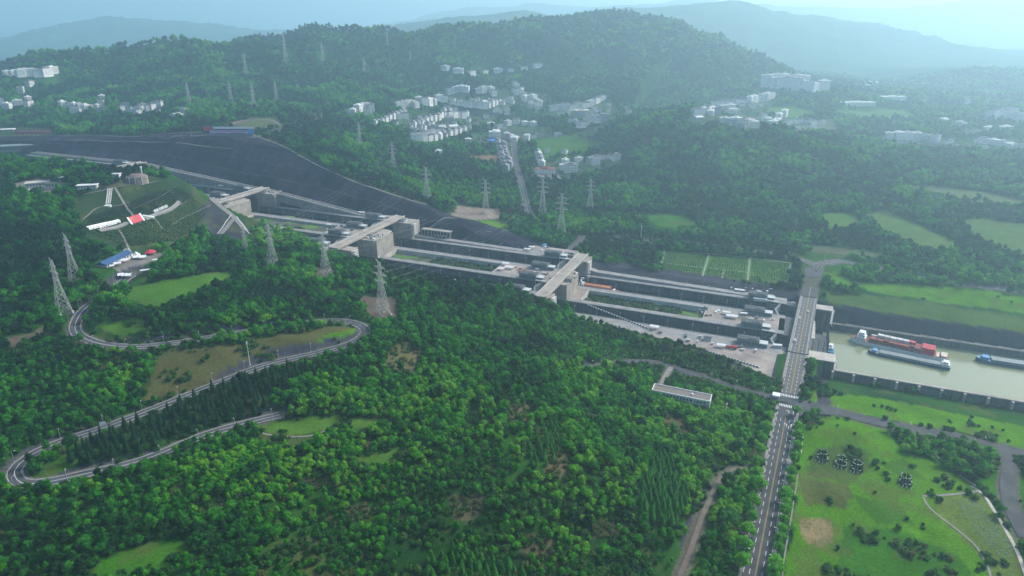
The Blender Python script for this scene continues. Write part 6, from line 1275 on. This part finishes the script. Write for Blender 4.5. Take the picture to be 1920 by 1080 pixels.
ok &= ~((fs > 258) & (fs < 345) & (fd > 656) & (fd < 700)); ok &= ~((fs < -44) & (fd > 634) & (fd < 690))
fx, fy, fg, fs, fd = fx[ok], fy[ok], fg[ok], fs[ok], fd[ok]
q1, q2 = fbm(fx, fy, 75, 3, 51), fbm(fx, fy, 26, 3, 52)
scrubby = in_zone(fx, fy, PX([(560,860),(700,820),(960,790),(1010,880),(1190,880),(1290,1010),(1280,1200),(640,1200),(500,960)]), .5, None)
prob = np.where(scrubby, .55+.4*(q2 > .45), 1.0); gap = np.where(fg > 8, .0, sstep(.64, .70, q2)*.8); keep = rng.random(len(fx)) < prob*(1-gap)
kn = (fd > 560) & (fd < DN-12) & (fs > -20) & (fs < 200)         # low growth on the bank above the office road
sx, sy = fx[~keep], fy[~keep]; size = fg/5.0*np.where(fg < 5.5, .80, np.where(fg < 7, .82, np.where(fg < 11, .74, .52)))
size = size*np.exp(rng.normal(0, .24, len(fx))).clip(.5, 1.7)*np.where(kn, .6, 1)*np.where(scrubby, .8, 1)*(.68+.64*q1)
tint = (q1-.5)*1.7 + (q2-.5)*.8 + .30*(1-sstep(380, 640, fy)) - .06*sstep(600, 1200, fy)
tint += .12*in_zone(fx, fy, PX([(480,1000),(620,860),(760,800),(1100,790),(1200,1000),(900,1100)]), 1, None) - .14*in_zone(fx, fy, PX([(0,330),(180,400),(160,560),(130,620),(200,780),(0,860)]), 1, None)
fx, fy, fg, size, tint = fx[keep], fy[keep], fg[keep], size[keep], tint[keep]; fz = ground(fx, fy)-.3
dep = fy*ct-(fz-CZ)*st; ppx, ppy = 960+F*fx/dep, 540-F*(fy*st+(fz-CZ)*ct)/dep
inv = (ppx > -10) & (ppx < 1930) & (ppy < 1095) & (ppy > 0); order = np.argsort(np.where(inv, dep/size, 1e9)); sel = order[:300]
for j in sel: BROAD.place((fx[j], fy[j], fz[j]), float(size[j]), rng.uniform(0, 6.28), int(rng.integers(6)))
rest = np.ones(len(fx), bool); rest[sel] = False
def stuff(name, x, y, z, s, tn, kind, label=None):
    me = bpy.data.meshes.new(name); n = len(x); me.vertices.add(n); me.vertices.foreach_set('co', np.stack([x, y, z], 1).astype(np.float32).ravel())
    for nm, ty, dat in (('size','FLOAT',s),('turn','FLOAT',rng.uniform(0, 6.28, n)),('tint','FLOAT',tn)):
        a = me.attributes.new(nm, ty, 'POINT'); a.data.foreach_set('value', np.asarray(dat, np.float32))
    a = me.attributes.new('variant', 'INT', 'POINT'); a.data.foreach_set('value', rng.integers(0, len(kind.items), n).astype(np.int32))
    o = bpy.data.objects.new(name, me); COL.objects.link(o); o['kind'] = 'stuff'
    g = bpy.data.node_groups.new(name, 'GeometryNodeTree'); g.interface.new_socket('Geometry', in_out='INPUT', socket_type='NodeSocketGeometry'); g.interface.new_socket('Geometry', in_out='OUTPUT', socket_type='NodeSocketGeometry')
    gi, go = g.nodes.new('NodeGroupInput'), g.nodes.new('NodeGroupOutput'); ip = g.nodes.new('GeometryNodeInstanceOnPoints'); jn = g.nodes.new('GeometryNodeJoinGeometry')
    for c, t in kind.items:
        j2 = g.nodes.new('GeometryNodeJoinGeometry'); ti = g.nodes.new('GeometryNodeGeometryToInstance')
        for ob in (c, t):
            oi = g.nodes.new('GeometryNodeObjectInfo'); oi.transform_space = 'ORIGINAL'; oi.inputs[0].default_value = ob; g.links.new(oi.outputs['Geometry'], j2.inputs[0])
        g.links.new(j2.outputs[0], ti.inputs[0]); g.links.new(ti.outputs[0], jn.inputs[0])
    def attr(nm, ty): a = g.nodes.new('GeometryNodeInputNamedAttribute'); a.data_type = ty; a.inputs[0].default_value = nm; return a.outputs[0]
    cx_ = g.nodes.new('ShaderNodeCombineXYZ'); g.links.new(attr('turn','FLOAT'), cx_.inputs[2])
    g.links.new(gi.outputs[0], ip.inputs['Points']); g.links.new(jn.outputs[0], ip.inputs['Instance']); ip.inputs['Pick Instance'].default_value = True
    g.links.new(attr('variant','INT'), ip.inputs['Instance Index']); g.links.new(cx_.outputs[0], ip.inputs['Rotation']); g.links.new(attr('size','FLOAT'), ip.inputs['Scale']); g.links.new(ip.outputs[0], go.inputs[0])
    md = o.modifiers.new('growth', 'NODES'); md.node_group = g; return o
vx, vy, vg = cand(1400, 3200, 13, 46); inz = np.zeros(len(vx), bool)
for poly, c, cl, soft in Z_:
    if c == (.055,.085,.045): inz |= in_zone(vx, vy, poly)
vd, vi = road_near(vx, vy); inz &= (vd > _ri[vi, 1]+3) & (fbm(vx, vy, 60, 2, 95) > .45)
for poly in KEEP: inz &= ~in_zone(vx, vy, poly)
vx, vy = vx[inz], vy[inz]; print('village trees', len(vx))
stuff('village_trees', vx, vy, ground(vx, vy)-.3, rng.uniform(.5, 1.0, len(vx)), rng.uniform(-.1, .3, len(vx)), BROAD)
stuff('forest', fx[rest], fy[rest], fz[rest], size[rest], tint[rest], BROAD)
# undergrowth: low bushes in the gaps, on the scrub and along the banks
ux, uy, ug = cand(180, 760, 3.6, 56); us, ud = sd_of(ux, uy); dn, di = road_near(ux, uy); okk = dn > _ri[di, 1]+1.5
okk &= ~((ud > DN-14) & (ud < DF+10) & (us > -70)); okk &= ~((us < -40) & (ud > 672)) & ~((us < -44) & (ud > 640)); okk &= ~((us > -24) & (us < 262) & (ud < 700) & (ud > yard(us)-3))
lawn = np.zeros(len(ux), bool)
for poly, c, cl, soft in Z_:
    if cl: lawn |= in_zone(ux, uy, poly)
for poly in KEEP: okk &= ~in_zone(ux, uy, poly)
uq, uq2 = fbm(ux, uy, 18, 3, 71), fbm(ux, uy, 50, 3, 72); okk &= np.where(lawn, (uq > .62) & (uq2 > .5), uq > .38); okk &= rng.random(len(ux)) < .75
ux, uy, uq, uq2 = ux[okk], uy[okk], uq[okk], uq2[okk]; SCRUB = Kind('bush', 'low tangled bush in the undergrowth of the hillside', 'bush', 'bushes in the undergrowth', 'scrub', [bush(51), bush(52, 1.8, 2.0), bush(53, 2.8, 1.5)])
uz = ground(ux, uy)-.1; du = uy*ct-(uz-CZ)*st; ppx, ppy = 960+F*ux/du, 540-F*(uy*st+(uz-CZ)*ct)/du
inv = (ppx > 0) & (ppx < 1920) & (ppy < 1085); o = np.argsort(np.where(inv, du, 1e9))[:3]
for v, j in enumerate(o): SCRUB.place((ux[j], uy[j], uz[j]), .8, 0., v)
stuff('undergrowth', ux, uy, uz, rng.uniform(.6, 1.7, len(ux)), (uq2-.5)*1.3+rng.uniform(-.1, .2, len(ux)), SCRUB)
# growth inside the lock gardens
gxs, gys, gzs = [], [], []
for s0, s1, d0, d1, z, n in ((100, 225, 747, 781, -6.5, 420), (345, 480, 748, 781, 13.4, 500), (640, 690, 747, 760, 38.8, 40), (850, 1010, 748, 780, 59.5, 160)):
    for _ in range(n):
        a, c = rng.uniform(s0, s1), rng.uniform(d0, d1)
        if s0 == 110 and 758 < c < 770 and 110 < a < 190: continue
        if s0 == 345 and a > 440: continue
        p = S(a, c, z); gxs.append(p[0]); gys.append(p[1]); gzs.append(z)
stuff('garden_shrubs', np.array(gxs), np.array(gys), np.array(gzs), rng.uniform(.5, 1.3, len(gxs)), rng.uniform(-.1, .6, len(gxs)), SCRUB)
kk = rng.random(len(NURS[0])) < .8; nxx, nyy = NURS[0][kk]+rng.normal(size=kk.sum())*.4, NURS[1][kk]+rng.normal(size=kk.sum())*.4
stuff('nursery_plants', nxx, nyy, ground(nxx, nyy), rng.uniform(.3, .6, len(nxx)), rng.uniform(-.1, .15, len(nxx)), SCRUB)

# hedge rows of the monument slope and dry scrub on the hill
hx, hy = [], []
for q in ([(150,412),(212,392),(335,352),(392,392),(330,452),(245,462),(165,440)],):
    P_ = PX(q); X, Y = np.meshgrid(np.arange(P_[:, 0].min(), P_[:, 0].max(), 2.0), np.arange(P_[:, 1].min(), P_[:, 1].max(), 4.2)); kq = inpoly(X.ravel(), Y.ravel(), P_); hx += list(X.ravel()[kq]); hy += list(Y.ravel()[kq])
hx, hy = np.array(hx), np.array(hy); hx += rng.normal(size=len(hx))*.3; hy += rng.normal(size=len(hx))*.5
stuff('hedge_rows', hx, hy, ground(hx, hy)-.1, rng.uniform(.35, .62, len(hx)), rng.uniform(-.5, -.15, len(hx)), SCRUB)
dx_, dy_ = [], []
for q in DRY:
    n_ = 60; x_, y_ = rng.uniform(q[:, 0].min(), q[:, 0].max(), n_), rng.uniform(q[:, 1].min(), q[:, 1].max(), n_); kq = inpoly(x_, y_, q); dx_ += list(x_[kq]); dy_ += list(y_[kq])
dx_, dy_ = np.array(dx_), np.array(dy_); stuff('dry_scrub', dx_, dy_, ground(dx_, dy_)-.1, rng.uniform(.5, 1.1, len(dx_)), rng.uniform(.3, .9, len(dx_)), SCRUB)

# ------------------------------------------------------------------ the air
hz = bpy.data.materials.new('haze_air'); hz.use_nodes = True; nt = hz.node_tree; nt.nodes.remove(nt.nodes["Principled BSDF"])
pv = N(nt, 'ShaderNodeVolumePrincipled'); pv.inputs['Color'].default_value = (.58,.86,1.0,1); pv.inputs['Density'].default_value = .00019; pv.inputs['Anisotropy'].default_value = .5
nt.links.new(pv.outputs[0], nt.nodes['Material Output'].inputs['Volume'])
k = MB().box(-21000, 21000, -1500, 27000, float(gzv.min())-30, max(float(gzv.max()), CZ)+25); hzo = k.build('haze', hz); hzo['kind'] = 'stuff'
